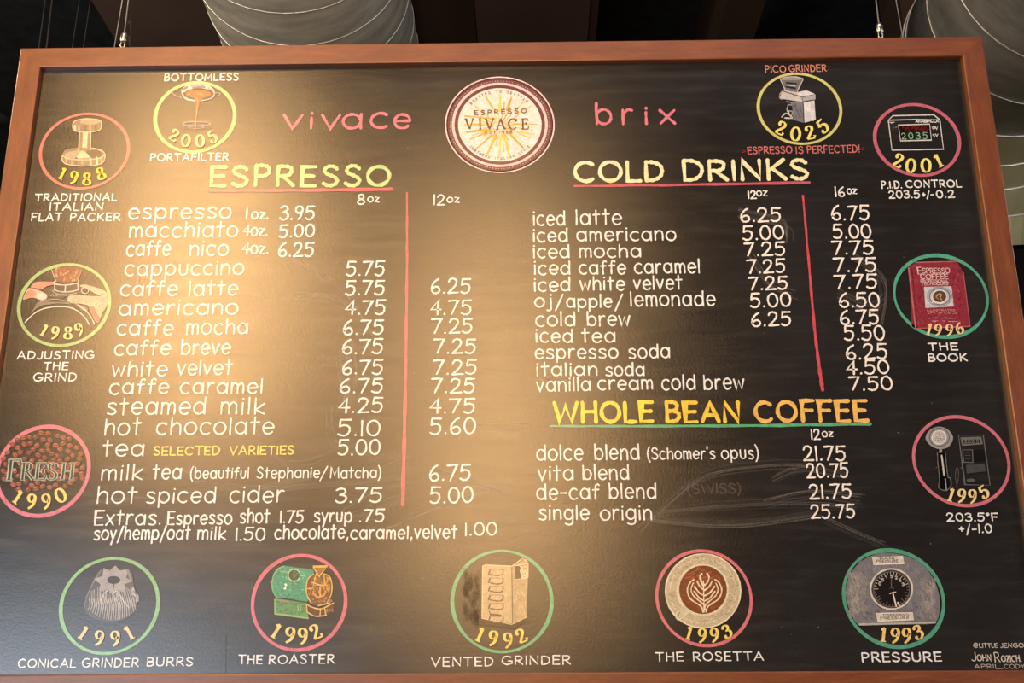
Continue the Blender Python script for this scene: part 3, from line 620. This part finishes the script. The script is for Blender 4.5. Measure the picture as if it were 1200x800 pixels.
# 7 book
r = ringpart(1102.6, 347, 54.3, 47.9, 4.0, (86, 168, 140), 'green chalk ring round a drawn red book', .35)
z = Z(1055, 300, 13.333, 2); BK = (140, 52, 66)
z.P([135,175,250,90,890,85,985,260,1090,1060,1090,1100,250,1140,180,1100], BK); z.hatch(160,150,950,1050,150,24,40,1.1,(158, 70, 84)); z.hatch(200,150,960,1050,90,-20,50,.9,(116, 36, 52))
z.L([130,180,240,1130], 1.4, (186, 112, 116)); z.L([180,200,270,1120], .7, (96, 30, 40)); z.L([240,98,880,82], 1.2, (178, 110, 118)); z.L([250,1130,1092,1098], 1.2, (190, 100, 104)); z.L([985,260,1092,1098], 1, (170, 96, 98))
PKL = (222, 196, 196)
z.T('E', 275, 335, 280, 105, .9, PKL); z.T('SPRESSO', 350, 780, 268, 78, .8, PKL, gap=.12); z.T('COFFEE', 320, 750, 358, 75, .9, PKL, gap=.12); z.T('PROFESSIONAL', 320, 755, 412, 42, .55, PKL, gap=.12); z.T('TECHNIQUES', 330, 750, 455, 42, .55, PKL, gap=.12)
z.P([370,480,800,470,835,785,395,810], (196, 200, 208)); z.O(615, 632, 190, 150, 1, (128, 138, 150)); z.O(615, 632, 160, 128, 1.5, (110, 120, 134)); z.E(615, 632, 120, 108, (222, 218, 216)); z.E(615, 630, 105, 90, (92, 68, 52)); z.S([560,640,600,590,640,600,620,650,650,680], 1.4, (190, 160, 130)); z.S([590,600,560,620,590,670], 1, (160, 130, 100)); z.L([490,730,540,700], 1.3, (230, 226, 222))
z.T('ILLUSTRATED', 420, 860, 860, 26, .5, (196, 150, 152)); z.hatch(430,880,860,900,18,30,-2,.6,(190, 140, 144)); z.hatch(440,960,870,980,16,40,-2,.5,(186, 130, 134)); z.hatch(450,1010,870,1025,16,40,-2,.6,(200, 150, 150))
z.done('book_drawing', r, 'dark red book with a white picture of a cup'); year(r, [('1',1089,385.6,16),('9',1099,386.4,6),('9',1112.4,386.4,2),('6',1124.4,384.4,-16)], 13.5, (236, 212, 162))
caption(r, [('THE',1088.5,1122.5,410,7.8),('BOOK',1088.5,1133.5,423,8.2)], w=1.7)
# 8 fresh
r = ringpart(50.5, 552, 53.5, 52.2, 4.8, (204, 122, 142), 'pink chalk ring round drawn coffee beans')
ink = Ink(3)
bs = []
for _ in range(4000):
    x, y = random.uniform(0, 97), random.uniform(507, 574)
    if ((x-51)/49)**2+((y-548)/43)**2 > 1 or (y > 562 and abs(x-50) > 42-(y-562)*1.2): continue
    if all((x-a)**2+((y-b)*1.15)**2 > 44 for a, b in bs): bs.append((x, y))
for x, y in bs:
    ro = random.uniform(-.9, .9); c = random.choice([(140, 80, 66), (156, 92, 76), (124, 70, 58), (150, 84, 62)])
    ink.dot(x, y, 3.6, c, ry=2.7, rot=ro, n=12); ink.dot(x-.6, y-.7, 1.8, (178, 118, 100), ry=1.1, rot=ro, n=8)
    ink.rib([(x-2.8*math.cos(ro), y-2.8*math.sin(ro)), (x+.5*math.sin(ro), y-.4), (x+2.8*math.cos(ro), y+2.8*math.sin(ro))], .7, (58, 32, 28), j=.05)
ink.build('bean_drawing', r, 'brown chalk coffee beans')
ink = Ink(4); XS = [('F',15.5,23.5),('R',32,19.5),('E',47.5,19),('S',61.5,19),('H',79.5,19)]
for ch, x, h in XS: serif(ink, ch, x, 551.5-(1.5 if ch == 'F' else 0)+.5, h, (176, 194, 180), 0, .25, .11, sx=1.1, shear=.12)
ink2 = Ink(5)
for ch, x, h in XS: serif(ink2, ch, x, 551.5-(1.5 if ch == 'F' else 0)+.5, h, (52, 56, 54), 0, .125, .03, sx=1.1, shear=.12)
a = ink.build('outlined_word', r, 'pale outlined serif word FRESH'); ink2.build('outlined_word', r, 'dark filling of the outlined word')
year(r, [('1',21,582,34),('9',36.8,587,8),('9',54,587,-3),('0',71,580.3,-24)], 17, (236, 214, 120))
# 9 thermometer
r = ringpart(1126.5, 540.3, 55.5, 52, 4.0, (202, 116, 132), 'pink chalk ring round a drawn portafilter and meter')
z = Z(1060, 480, 5.336)
z.PS([135,160,160,125,210,105,262,118,298,155,300,195,270,235,215,245,165,225,135,190], GREY); z.O(218, 172, 62, 56, 1, (90, 90, 92)); z.E(216, 172, 44, 42, (186, 186, 184)); z.O(216, 172, 44, 42, 1.3, (222, 222, 220)); z.hatchE(216,172,34,32,26,6,3,.6,(104,104,106)); z.L([225,245,225,270], 3, GREY)
z.P([205,270,255,265,275,420,280,480,260,505,215,490,212,430], BLK); z.S([205,270,210,350,218,430,215,490,262,506], 1, MG); z.L([232,285,248,410], 2.2, LG); z.L([255,430,262,500], 1.6, GREY); z.S([255,268,262,340,272,420,285,425,292,470,265,505], 1, MG)
z.S([330,480,318,420,325,365,338,380,335,440,325,480], .8, (90, 88, 86))
for q in ([338,160,492,158,535,472,378,468,338,160],[362,250,425,250,428,330,370,328,362,250]): z.L(q, 1, (104, 104, 104))
z.P([348,172,480,168,490,215,360,225], (112, 112, 110)); z.P([368,188,472,184,476,208,370,214], (24, 24, 24)); z.T('203.5', 375, 465, 208, 18, .9, MG); z.P([428,250,500,248,510,320,436,322], (26, 26, 26)); z.P([385,345,500,335,508,385,388,398], (72, 74, 74)); z.E(415, 440, 28, 10, (92, 92, 90))
for y in (265,285,305): z.L([378,y,412,y], .7, (90,90,90)); 
z.done('meter_drawing', r); year(r, [('1',1114.8,579.5,18),('9',1126.6,580.6,6),('9',1139.6,581.2,-4),('5',1152.8,576.2,-28)], 15.5, (238, 218, 154))
caption(r, [('203.5°F',1110,1169.5,610.5,9),('+/-1.0',1124.5,1162.5,624,9.5)], w=1.6)
# 10 burrs
r = ringpart(128.3, 709.8, 56.8, 55.7, 4.0, (138, 192, 134), 'green chalk ring round a drawn conical burr', .2)
z = Z(60, 645, 5.711); BG = (128, 126, 126)
z.PS([335,130,282,210,235,310,222,380,260,440,340,470,420,476,500,455,560,400,576,330,555,230,520,130], (84, 83, 83))
for i in range(24):
    t = i/23; x0 = 262+t*290; y0 = 262-60*math.sin(math.pi*t)+14; x1 = 232+t*352; y1 = 380+92*math.sin(math.pi*(.08+t*.9))-(40 if t > .93 else 0)
    z.S([x0, y0, x0-4+30*t, (y0+y1)/2-14, (x0+x1)/2+14+26*t*(1-t), (y0+y1)/2+24, min(x1+14, 572), y1-8], [.7, 1.5, 1.3, .8], (172, 170, 168))
z.L([335,130,285,205,235,310,222,380], 1.1, BG); z.P([350,115,390,135,430,98,462,135,520,120,500,180,542,205,490,225,495,280,430,262,400,285,380,258,325,275,330,225,285,188,345,170], (158, 158, 158)); z.E(418, 196, 42, 24, DK); z.O(418, 196, 42, 24, .8, BLK); z.L([425,205,415,260], 1, DK)
z.P([500,125,520,125,548,205,525,195], BG); z.S([325,280,335,340,345,300,380,262], 1.2, LG); z.S([410,290,440,270,480,330,520,380], 1.2, LG); z.hatch(335,285,370,330,8,3,25,1.1,(176,174,172)); z.hatch(420,280,455,330,8,8,25,1.1,(176,174,172)); z.hatch(530,230,560,290,6,8,22,1.1,(186,184,182))
z.done('burr_drawing', r); year(r, [('1',97.8,741.3,34),('9',116,747.2,10),('9',135,747.6,-2),('1',151.2,741,-28)], 17, (236, 214, 156))
caption(r, [('CONICAL',21,88,782,9.4),('GRINDER',96,162,781.3,9.6),('BURRS',172,225.5,780,9.6)])
# 11 roaster
r = ringpart(350.5, 706, 54.5, 55.4, 4.2, (210, 116, 130), 'pink chalk ring round a drawn green and gold roaster', .15)
z = Z(300, 655, 10.67); TG, TG2, GO = (74, 158, 122), (96, 150, 96), (190, 138, 62)
z.PS([205,300,225,190,280,115,350,85,500,105,700,130,720,180,650,260,640,400,650,520,560,520,400,490,260,480,215,400], TG); z.hatch(250,130,600,480,90,16,8,.9,(52, 124, 96)); z.hatch(250,130,600,480,60,10,14,.8,(118, 190, 150)); z.S([350,88,270,125,220,200,200,300,212,400,260,480], 1.2, (142, 190, 136))
z.P([230,495,330,500,640,550,660,745,240,685], TG2); z.hatch(250,520,620,680,60,22,3,.9,(70, 108, 70)); z.L([235,500,235,680,655,740], 1.4, (150, 186, 120)); z.L([260,500,420,540], 1.6, (160, 130, 96)); 
for x in (520, 550): z.L([x,585,x+8,640], 1.2, (176, 206, 150))
z.E(477, 200, 72, 70, (64, 84, 62)); z.O(477, 200, 75, 74, 1.2, (196, 214, 150)); z.hatchE(477,200,50,45,12,20,-6,.8,(116,140,104)); z.L([305,150,395,165], .9, (150,196,150)); z.L([560,205,620,215], .9, (150,196,150))
z.E(372, 320, 16, 18, (236, 240, 226)); z.E(362, 365, 15, 15, (236, 240, 226)); z.E(455, 320, 20, 16, (130, 110, 90)); z.E(330, 360, 12, 12, (120, 176, 130))
z.PS([790,178,880,185,940,250,955,350,930,460,870,550,760,580,680,540,640,450,630,330,660,230,720,185], (116, 80, 40)); z.hatchE(790,370,140,180,70,14,22,1.2,GO); z.hatchE(880,300,50,100,30,8,24,1.4,(204,150,64))
z.S([720,185,655,240,630,340,640,450,690,550], 1.2, (228, 190, 104)); z.S([860,185,920,220,950,320,940,440,890,540], 1.2, (228, 190, 104)); z.P([710,80,895,75,890,105,715,108], (224, 180, 84)); z.P([725,105,880,105,810,190,775,190], (150, 106, 56)); z.L([715,100,790,215,870,115], 1.1, (228, 190, 104))
z.L([760,150,715,330,800,320,860,330,850,180], 1.2, (220, 176, 92)); z.O(790, 400, 75, 72, 1.6, (214, 164, 78), 0, 180); z.L([645,370,700,362,740,345], 1.2, (220,176,92)); z.L([800,350,800,470], 1.3, (224,180,96)); z.E(790, 270, 36, 28, (128,98,72)); z.L([700,290,820,330], 1.4, (226,186,104))
z.P([632,560,700,600,820,620,970,540,975,640,900,690,740,715,650,680], (96, 64, 36)); z.S([632,560,700,600,820,618,970,545], 1.3, (230, 192, 112)); z.S([640,660,740,712,880,700], 1.3, (230, 192, 112)); z.L([632,560,640,665], 1.1, (224,186,104)); z.L([805,625,800,700], 1.2, (224,186,104)); z.L([860,618,872,695], 1.2, (224,186,104)); z.hatch(880,620,960,640,8,2,40,1,(170,120,66)); z.L([780,580,920,548], 1.6, (220,176,96)); z.L([700,540,880,500], 1, (150,108,64)); z.E(930,520,28,18,(150,110,66))
z.done('roaster_drawing', r, 'green drum with a gold front'); year(r, [('1',323.9,739,32),('9',339.6,743.6,10),('9',354.9,744.8,-4),('2',369.7,740.2,-24)], 18, (238, 218, 132))
caption(r, [('THE',279.5,307,777.5,9.8),('ROASTER',315,391.5,777.3,9.8)])
# 12 vented grinder
r = ringpart(588.3, 704.5, 58.3, 59.2, 3.8, (104, 186, 140), 'green chalk ring round a drawn vented grinder', .3)
z = Z(520, 640, 5.517); CR = (196, 176, 138)
z.hatch(120,150,225,470,60,10,60,5,chalk((40, 32, 26), .04, .22)); z.P([225,470,255,470,440,510,540,450,540,480,450,535,225,505], (50, 40, 32))
z.P([255,128,270,120,440,128,445,500,250,468], CR); z.P([440,128,535,80,545,200,535,455,445,500], (180, 160, 124)); z.L([440,128,445,500], 1, (110, 92, 68)); z.L([250,128,270,120,440,128], 1.1, (232, 214, 172)); z.L([252,130,248,466,440,504,538,455], 1, (228, 210, 168)); z.hatch(455,230,530,440,40,3,20,.7,(206, 188, 150)); z.hatch(262,140,430,470,50,4,22,.6,(212, 194, 154))
for i, y in enumerate((150, 205, 258, 315, 370, 405, 455)):
    if i == 5: continue
    z.L([300,y,290,y+30], 1.5, (92, 74, 54)); z.S([300,y+30,340,y+38,378,y+32,385,y+6,380,y], 1.4, (92, 74, 54)); z.L([300,y,345,y-2,372,y+2], .9, (150, 130, 100))
z.L([295,415,300,440,370,445], 1.3, (92,74,54)); z.P([460,125,500,130,500,215,465,210], (62, 50, 40)); z.L([460,125,545,110,545,200,465,215], 1, (228,210,168)); z.O(520, 160, 24, 30, 1.1, (232, 216, 176)); z.O(520, 185, 18, 22, 1, (232, 216, 176)); z.L([495,130,535,205], 1, (228,210,168)); z.L([440,128,510,78,540,100], 1.2, (228,210,168)); z.S([505,140,540,170,505,200], 1, (228,210,168)); z.E(508, 88, 9, 9, (180,110,96))
z.done('vented_grinder_drawing', r); year(r, [('1',562.6,743.3,24),('9',577.8,747.3,8),('9',595,749.8,-3),('2',610.6,745,-24)], 17, (240, 218, 108))
caption(r, [('VENTED',505.5,577.5,780.3,10),('GRINDER',588.5,668.5,778.5,9.8)])
# 13 rosetta
r = ringpart(825, 700.8, 55.2, 55.5, 3.7, (212, 120, 130), 'pink chalk ring round a drawn cup of patterned coffee')
z = Z(760, 640, 5.714)
z.E(365, 298, 256, 252, (196, 184, 152), 44); z.O(365, 298, 252, 248, 1.5, (232, 226, 196)); z.O(365, 298, 222, 216, 1.2, (214, 204, 176)); z.hatchE(365,298,236,232,150,10,-8,1,(170, 152, 132), .5); z.hatchE(365,298,236,232,80,8,8,.9,(216, 206, 184), .55)
z.E(362, 292, 176, 176, (222, 214, 184), 40); z.E(365, 290, 160, 162, (120, 66, 40), 40); z.hatchE(365,290,140,140,90,20,14,1.2,(146, 84, 52), .3); z.hatchE(330,200,90,60,24,24,-10,1.3,(170, 100, 64))
z.P([190,440,225,400,268,435,215,485,195,492,180,475], (206, 198, 164)); z.S([190,440,182,470,200,492,220,480,268,435], 1, (236, 228, 196)); z.L([196,470,210,440], .8, (120,104,80))
RO = (238, 220, 186)
for d_ in (1, -1):
    X = lambda a: 375+d_*(a-375)
    z.S([X(385),440,X(400),400,X(470),350,X(490),290,X(470),240,X(445),222], 1.6, RO); z.S([X(378),425,X(385),385,X(445),335,X(465),290,X(450),245], 1.3, RO); z.S([X(375),330,X(410),310,X(442),268], 1.8, RO); z.S([X(375),365,X(410),345,X(445),300], 1.6, RO); z.S([X(372),295,X(405),270,X(425),232], 1.7, RO); z.S([X(372),260,X(395),240,X(405),205,X(392),182], 1.8, RO); z.S([X(375),395,X(405),370,X(450),330], 1.3, RO)
z.L([345,190,352,235,368,265], 2.2, RO); z.L([368,230,372,440], 1.1, RO)
z.done('cup_drawing', r, 'white cup and saucer with a leaf in brown coffee'); year(r, [('1',807.8,741.4,16),('9',822.8,744.2,4),('9',837,743.7,-4),('3',851.2,739.8,-24)], 16, (240, 218, 116))
caption(r, [('THE',768.5,801,774.3,9.8),('ROSETTA',812.5,894.5,773.8,9.8)])
# 14 pressure
r = ringpart(1047.3, 701.2, 58.2, 56.6, 4.6, (88, 160, 134), 'green chalk ring round a drawn pressure gauge', .2)
z = Z(980, 635, 5.519, 2)
z.PS([60,330,75,230,130,140,220,85,330,70,450,90,560,150,630,240,665,340,668,440,640,520,520,532,300,532,150,535,90,450], (122, 122, 128)); z.hatch(75,190,190,470,150,10,26,1.6,(142, 139, 136)); z.hatch(90,220,150,440,60,8,24,1.4,(160, 154, 148)); z.hatch(540,230,640,480,110,8,26,1.6,(140, 137, 136)); z.hatch(575,250,630,450,40,8,24,1.4,(156, 150, 146)); z.hatch(200,110,540,500,90,10,26,1.3,(136, 136, 142)); z.hatch(180,380,540,500,40,16,20,1.2,(102, 102, 110))
z.L([150,532,640,520], 2.2, (184, 180, 176)); z.E(357, 305, 140, 136, (70, 68, 70)); z.O(357, 303, 135, 130, 2, (212, 206, 196)); z.E(357, 307, 116, 114, (34, 30, 30)); z.O(357, 305, 116, 114, .8, (110,106,102))
for i in range(34):
    a = math.radians(150+i*360/34); r0_ = .78 if i % 3 else .68; z.L([357+112*math.cos(a)*r0_/.78*.9, 305+110*math.sin(a)*r0_/.78*.9, 357+112*math.cos(a), 305+110*math.sin(a)], .8, (190,184,176) if 180 < (150+i*360/34) % 360 < 360 else (110,106,100))
for i, c in enumerate('0515263'): 
    a = math.radians(205+i*22); x, y = 357+82*math.cos(a), 305+82*math.sin(a); z.T(c, x-7, x+7, y+8, 18, .8, (200, 194, 186))
z.L([365,325,388,415], 1.8, (226, 220, 208)); z.L([345,332,385,322], 1.2, (226,220,208)); z.L([398,390,408,410], 1.6, (226,220,208)); z.L([357,240,357,290,340,305,357,290,372,302], .8, (120,116,110))
for b_, t1, t2, xa, xb, yy in (([232,100,430,92,440,138,240,146],'BOILER','PRESSURE',262,400,110), ([258,460,495,455,502,500,268,512],'DISPENSING','PRESSURE',285,470,478)):
    z.P(b_, (214, 208, 196)); z.T(t1, xa+20, xb-25 if t1 == 'BOILER' else xb, yy, 13, .6, (70,66,64)); z.T(t2, xa, xb, yy+20, 14, .6, (70,66,64)); z.L(b_+b_[:2], .7, (240,234,222))
z.done('gauge_drawing', r, 'grey plate with a round black gauge'); year(r, [('1',1035.5,743.2,6),('9',1049,744.2,2),('9',1062.4,744.2,-3),('3',1075.3,740.6,-20)], 17, (240, 208, 132))
caption(r, [('PRESSURE',1010.5,1103.5,775,10.2)], w=1.8)
# ---- chalk dust smears left by the eraser, and specks
ink = Ink(0)
SM = chalk((200, 194, 184), .0, .09); SM2 = chalk((200, 194, 184), .0, .05)
for pts, w in [([(345,347),(375,350),(400,356),(412,362)],5),([(300,500),(340,545),(400,528)],3),([(385,478),(392,520),(440,532)],3),([(395,560),(440,545),(480,532)],3),([(500,548),(545,560),(590,578)],4),([(505,572),(545,566),(600,575)],4),([(380,620),(430,600),(480,580)],5),([(300,577),(380,572),(480,562)],4),([(395,600),(440,575),(500,560)],3),
               ([(500,505),(560,500),(620,502)],4),([(505,590),(560,600),(610,612)],3),([(440,622),(520,590),(580,570)],4),([(110,592),(160,588),(200,592)],4),([(105,605),(130,603),(150,606)],5),([(108,626),(125,622),(150,626)],5),([(120,553),(180,549),(240,553)],4),([(230,565),(300,572),(360,560)],4),
               ([(408,400),(414,440),(404,470)],5),([(412,395),(400,430),(408,480)],4),([(750,620),(820,560),(900,545),(945,545)],3),([(770,600),(860,592),(950,590),(1000,596)],5),([(760,605),(860,612),(960,600)],4),([(905,560),(940,548),(990,556)],4),([(900,590),(950,580),(1010,585)],6),([(970,612),(1010,630),(1035,640)],3),
               ([(870,250),(920,262),(926,280)],6),([(1000,300),(1034,330),(1030,380)],7),([(985,345),(1020,360),(1036,350)],6),([(880,300),(900,330),(930,345)],6),([(340,300),(400,340),(440,400)],3),([(620,440),(680,438),(700,436)],5)]:
    for k in range(8):
        o = [random.uniform(-5, 5) for _ in range(2)]; ink.rib(cat([(a+o[0], b+o[1]*1.3) for a, b in pts], 6), min(w, 4)*random.uniform(.08, .5), random.choice([SM, SM2]), j=.25)
ink.build('dust_smear', board, 'faint streaks of wiped chalk')['kind'] = 'stuff'
ink = Ink(1)
for i in range(130): ink.dot(random.uniform(60, 1130), random.uniform(90, 780), random.uniform(.25, .6), random.choice([(150, 144, 134), (110, 104, 96)]), n=6)
ink.rib([(265,742),(264.5,760),(264.5,788)], .8, (16, 16, 16)); ink.build('chalk_speck', board)['kind'] = 'stuff'
# ------------------------------------------------------------ cables, hooks
def wire(name, a, b, rad, m, label, grp=None, parts=None):
    top = b
    o = None
    v, f = [], []; tube(v, f, [a, (Vector(a)+Vector(b))/2, b], rad, 6)
    o = fromdata(name, v, f, m, None, True); o['label'] = label; o['category'] = 'cable'
    if grp: o['group'] = grp
    return o
def up_to(a, b, z):
    a, b = Vector(a), Vector(b); return a+(b-a)*((z-a.z)/(b.z-a.z))
def strand(name, p0, p1, Y0, Y1, rad, m, label, ztop, grp=None, zlo=None):
    a = onY(*p0, Y0); b = onY(*p1, Y1); e = up_to(a, b, ztop); s = up_to(a, b, zlo) if zlo else a
    return wire(name, s, e, rad, m, label, grp)
TOPZ = ZT+R
def hanger(px, py, px2, label_c, ztop):
    a = onY(px, py, .005); b = onY(px2, 0, .005); a.z = max(a.z, TOPZ+.0)
    t = (b-a).normalized()
    h = empty('cable_hanger', (a.x, .005, TOPZ), label_c, 'cable hanger')
    v, f = [], []; P = [(a.x+.008*math.cos(w_), .005, TOPZ+.006+.008*math.sin(w_)) for w_ in [2*math.pi*i/14 for i in range(15)]]; tube(v, f, P, .0024, 6); fromdata('eye_screw', v, f, M_STEEL, h, True)
    c0 = Vector((a.x+t.x*.01, .005, TOPZ+.008)); v, f = [], []
    P = [c0+Vector((.0055*math.sin(w_), .003*math.cos(w_*2), .013+.013*-math.cos(w_))) for w_ in [2*math.pi*i/14 for i in range(15)]]; tube(v, f, P, .0020, 6); fromdata('wire_loop', v, f, M_STEEL, h, True)
    c1 = c0+t*.020; v, f = [], []; tube(v, f, [c1, c1+t*.004, c1+t*.022, c1+t*.027, c1+t*.032], [.006, .0092, .0088, .0066, .0032], 10); fromdata('crimp_sleeve', v, f, M_STEEL, h, True)
    e = up_to(c1+t*.03, c1+t*1.0, ztop); v, f = [], []; tube(v, f, [c1+t*.03, e], .0019, 6); fromdata('cable', v, f, M_WIRE, h, True)
hanger(144, 54, 150.5, 'steel cable with sleeve hooked to the frame near its upper left corner', ZB)
hanger(1031.5, 41, 1026.5, 'steel cable with sleeve hooked to the frame near its upper right corner', 5.99)
strand('safety_cable', (134,56), (143.5,0), .012, .02, .0014, M_WIRE, 'thin cable just left of the upper left hanger', ZB)
strand('safety_cable', (1057.5,42), (1050,0), .012, .02, .0011, M_WIRE, 'thin cable just right of the upper right hanger', 5.99)
for i, (x0, x1, m, lb) in enumerate([(45,53,M_DWIRE,'leftmost faint cable above the frame corner'),(54,61,M_DWIRE,'second faint cable from the left above the frame'),(84,93,M_DWIRE,'third faint cable from the left above the frame'),(97,106,M_DWIRE,'fourth faint cable from the left above the frame')]):
    strand('background_cable', (x0,60), (x1,0), .02, .5, (.0017,.0022,.0012,.0012)[i], m, lb, 5.99)
h = onY(152, 44, .6); v, f = [], []
tube(v, f, [onY(152.5,56,.6), onY(152.5,43,.6), onY(154,41,.6), onY(154,28,.6), onY(152,26,.6)], [.003,.006,.003,.005,.008], 8); bg = fromdata('turnbuckle', v, f, M_DWIRE, None, True); bg['label'] = 'dim grey turnbuckle behind the upper left hanger'; bg['category'] = 'turnbuckle'
v, f = [], []; a = onY(152,26,.6); tube(v, f, [a, Vector((a.x, a.y, 5.395))], .0008, 5); fromdata('rod', v, f, M_BLACK, bg)
# ------------------------------------------------------------ ducts
def duct(cx, cz, rad, y0, y1, pitch, tilt, label, phase=0, elbow=False):
    r = empty('spiral_duct', (cx, (y0+y1)/2, cz-rad), label, 'air duct')
    n = 56; v, f = [], []
    tube(v, f, [(cx, y0, cz), (cx, (y0*2+y1)/3, cz), (cx, (y0+2*y1)/3, cz), (cx, y1, cz)], rad, n); fromdata('duct_body', v, f, M_GALV, r, True)
    # rolled seam: one helix
    P = []; turns = (y1-y0)/pitch
    for i in range(int(turns*40)+1):
        a = 2*math.pi*i/40*tilt+phase; P.append((cx+(rad+.001)*math.cos(a), y0+i/40*pitch, cz+(rad+.001)*math.sin(a)))
    v, f = [], []; tube(v, f, P, .0022, 5); s = fromdata('rolled_seam', v, f, M_SEAM, r, True); s['label'] = 'bright raised spiral seam'
    for yy in (y0+.3, y1-.3):
        v, f = [], []; box(v, f, cx-.012, cx+.012, yy-.015, yy+.015, cz+rad-.01, 6.0); fromdata('hanging_strap', v, f, M_STEEL, r)
    return r
duct(.40, 4.38, .40, .15, 5.5, .21, 1, 'round galvanised spiral duct above the board, left of its middle', .823)
d2 = duct(3.33, 4.36, .42, .15, 1.82, .29, 1, 'round galvanised spiral duct behind the upper right corner of the frame', -.704)
E_ = []; cx, cz, y1, rad = 3.33, 4.36, 1.82, .42
RC = .95
secs = []
v, f = [], []; n = 40
for i in (22, 36, 50, 64):
    a = math.radians(i); c = Vector((cx, y1+RC*math.sin(a), cz-RC+RC*math.cos(a))); e = Vector((0, math.sin(a), math.cos(a)))
    secs.append((c, e))
M_GALV2 = plain('lit_duct_metal', (.50, .47, .28), .5, .5, .12, 6)  # greenish yellow light on the elbow is put into its base colour
def sec_ring(c, e, rad): return [tuple(c+Vector((1, 0, 0))*rad*math.cos(2*math.pi*k/n)+e*rad*math.sin(2*math.pi*k/n)) for k in range(n)]
allsecs = [(Vector((cx, y1, cz)), Vector((0, 0, 1)))]+secs
for i in range(len(allsecs)-1):
    v = sec_ring(*allsecs[i], rad)+sec_ring(*allsecs[i+1], rad); f = [(k, (k+1) % n, (k+1) % n+n, k+n) for k in range(n)]
    fromdata('elbow_gore', v, f, M_GALV2, d2, False)
    v, f = [], []; P = sec_ring(*allsecs[i], rad+.001); tube(v, f, P+[P[0]], .004, 5); fromdata('gore_seam', v, f, M_SEAM, d2, True)
v = sec_ring(*allsecs[-1], rad*.995); fromdata('end_cap', v, [tuple(range(n))], M_BLACK, d2)
# ------------------------------------------------------------ small spotlight left of the board
p = onY(-3, 143, 1.2)
sp = empty('track_spotlight', p, 'small black spotlight at the left edge beside the frame', 'spotlight')
v, f = [], []; tube(v, f, [p+Vector((0, .05, .03)), p+Vector((0, .0, .01)), p+Vector((0, -.09, -.03))], [.02, .028, .03], 14); fromdata('lamp_head', v, f, M_BLACK, sp, True)
v, f = [], []; tube(v, f, [p+Vector((-.02, .03, .03)), Vector((p.x-.9, p.y+.03, 5.99))], .006, 8); fromdata('stem', v, f, M_BLACK, sp, True)
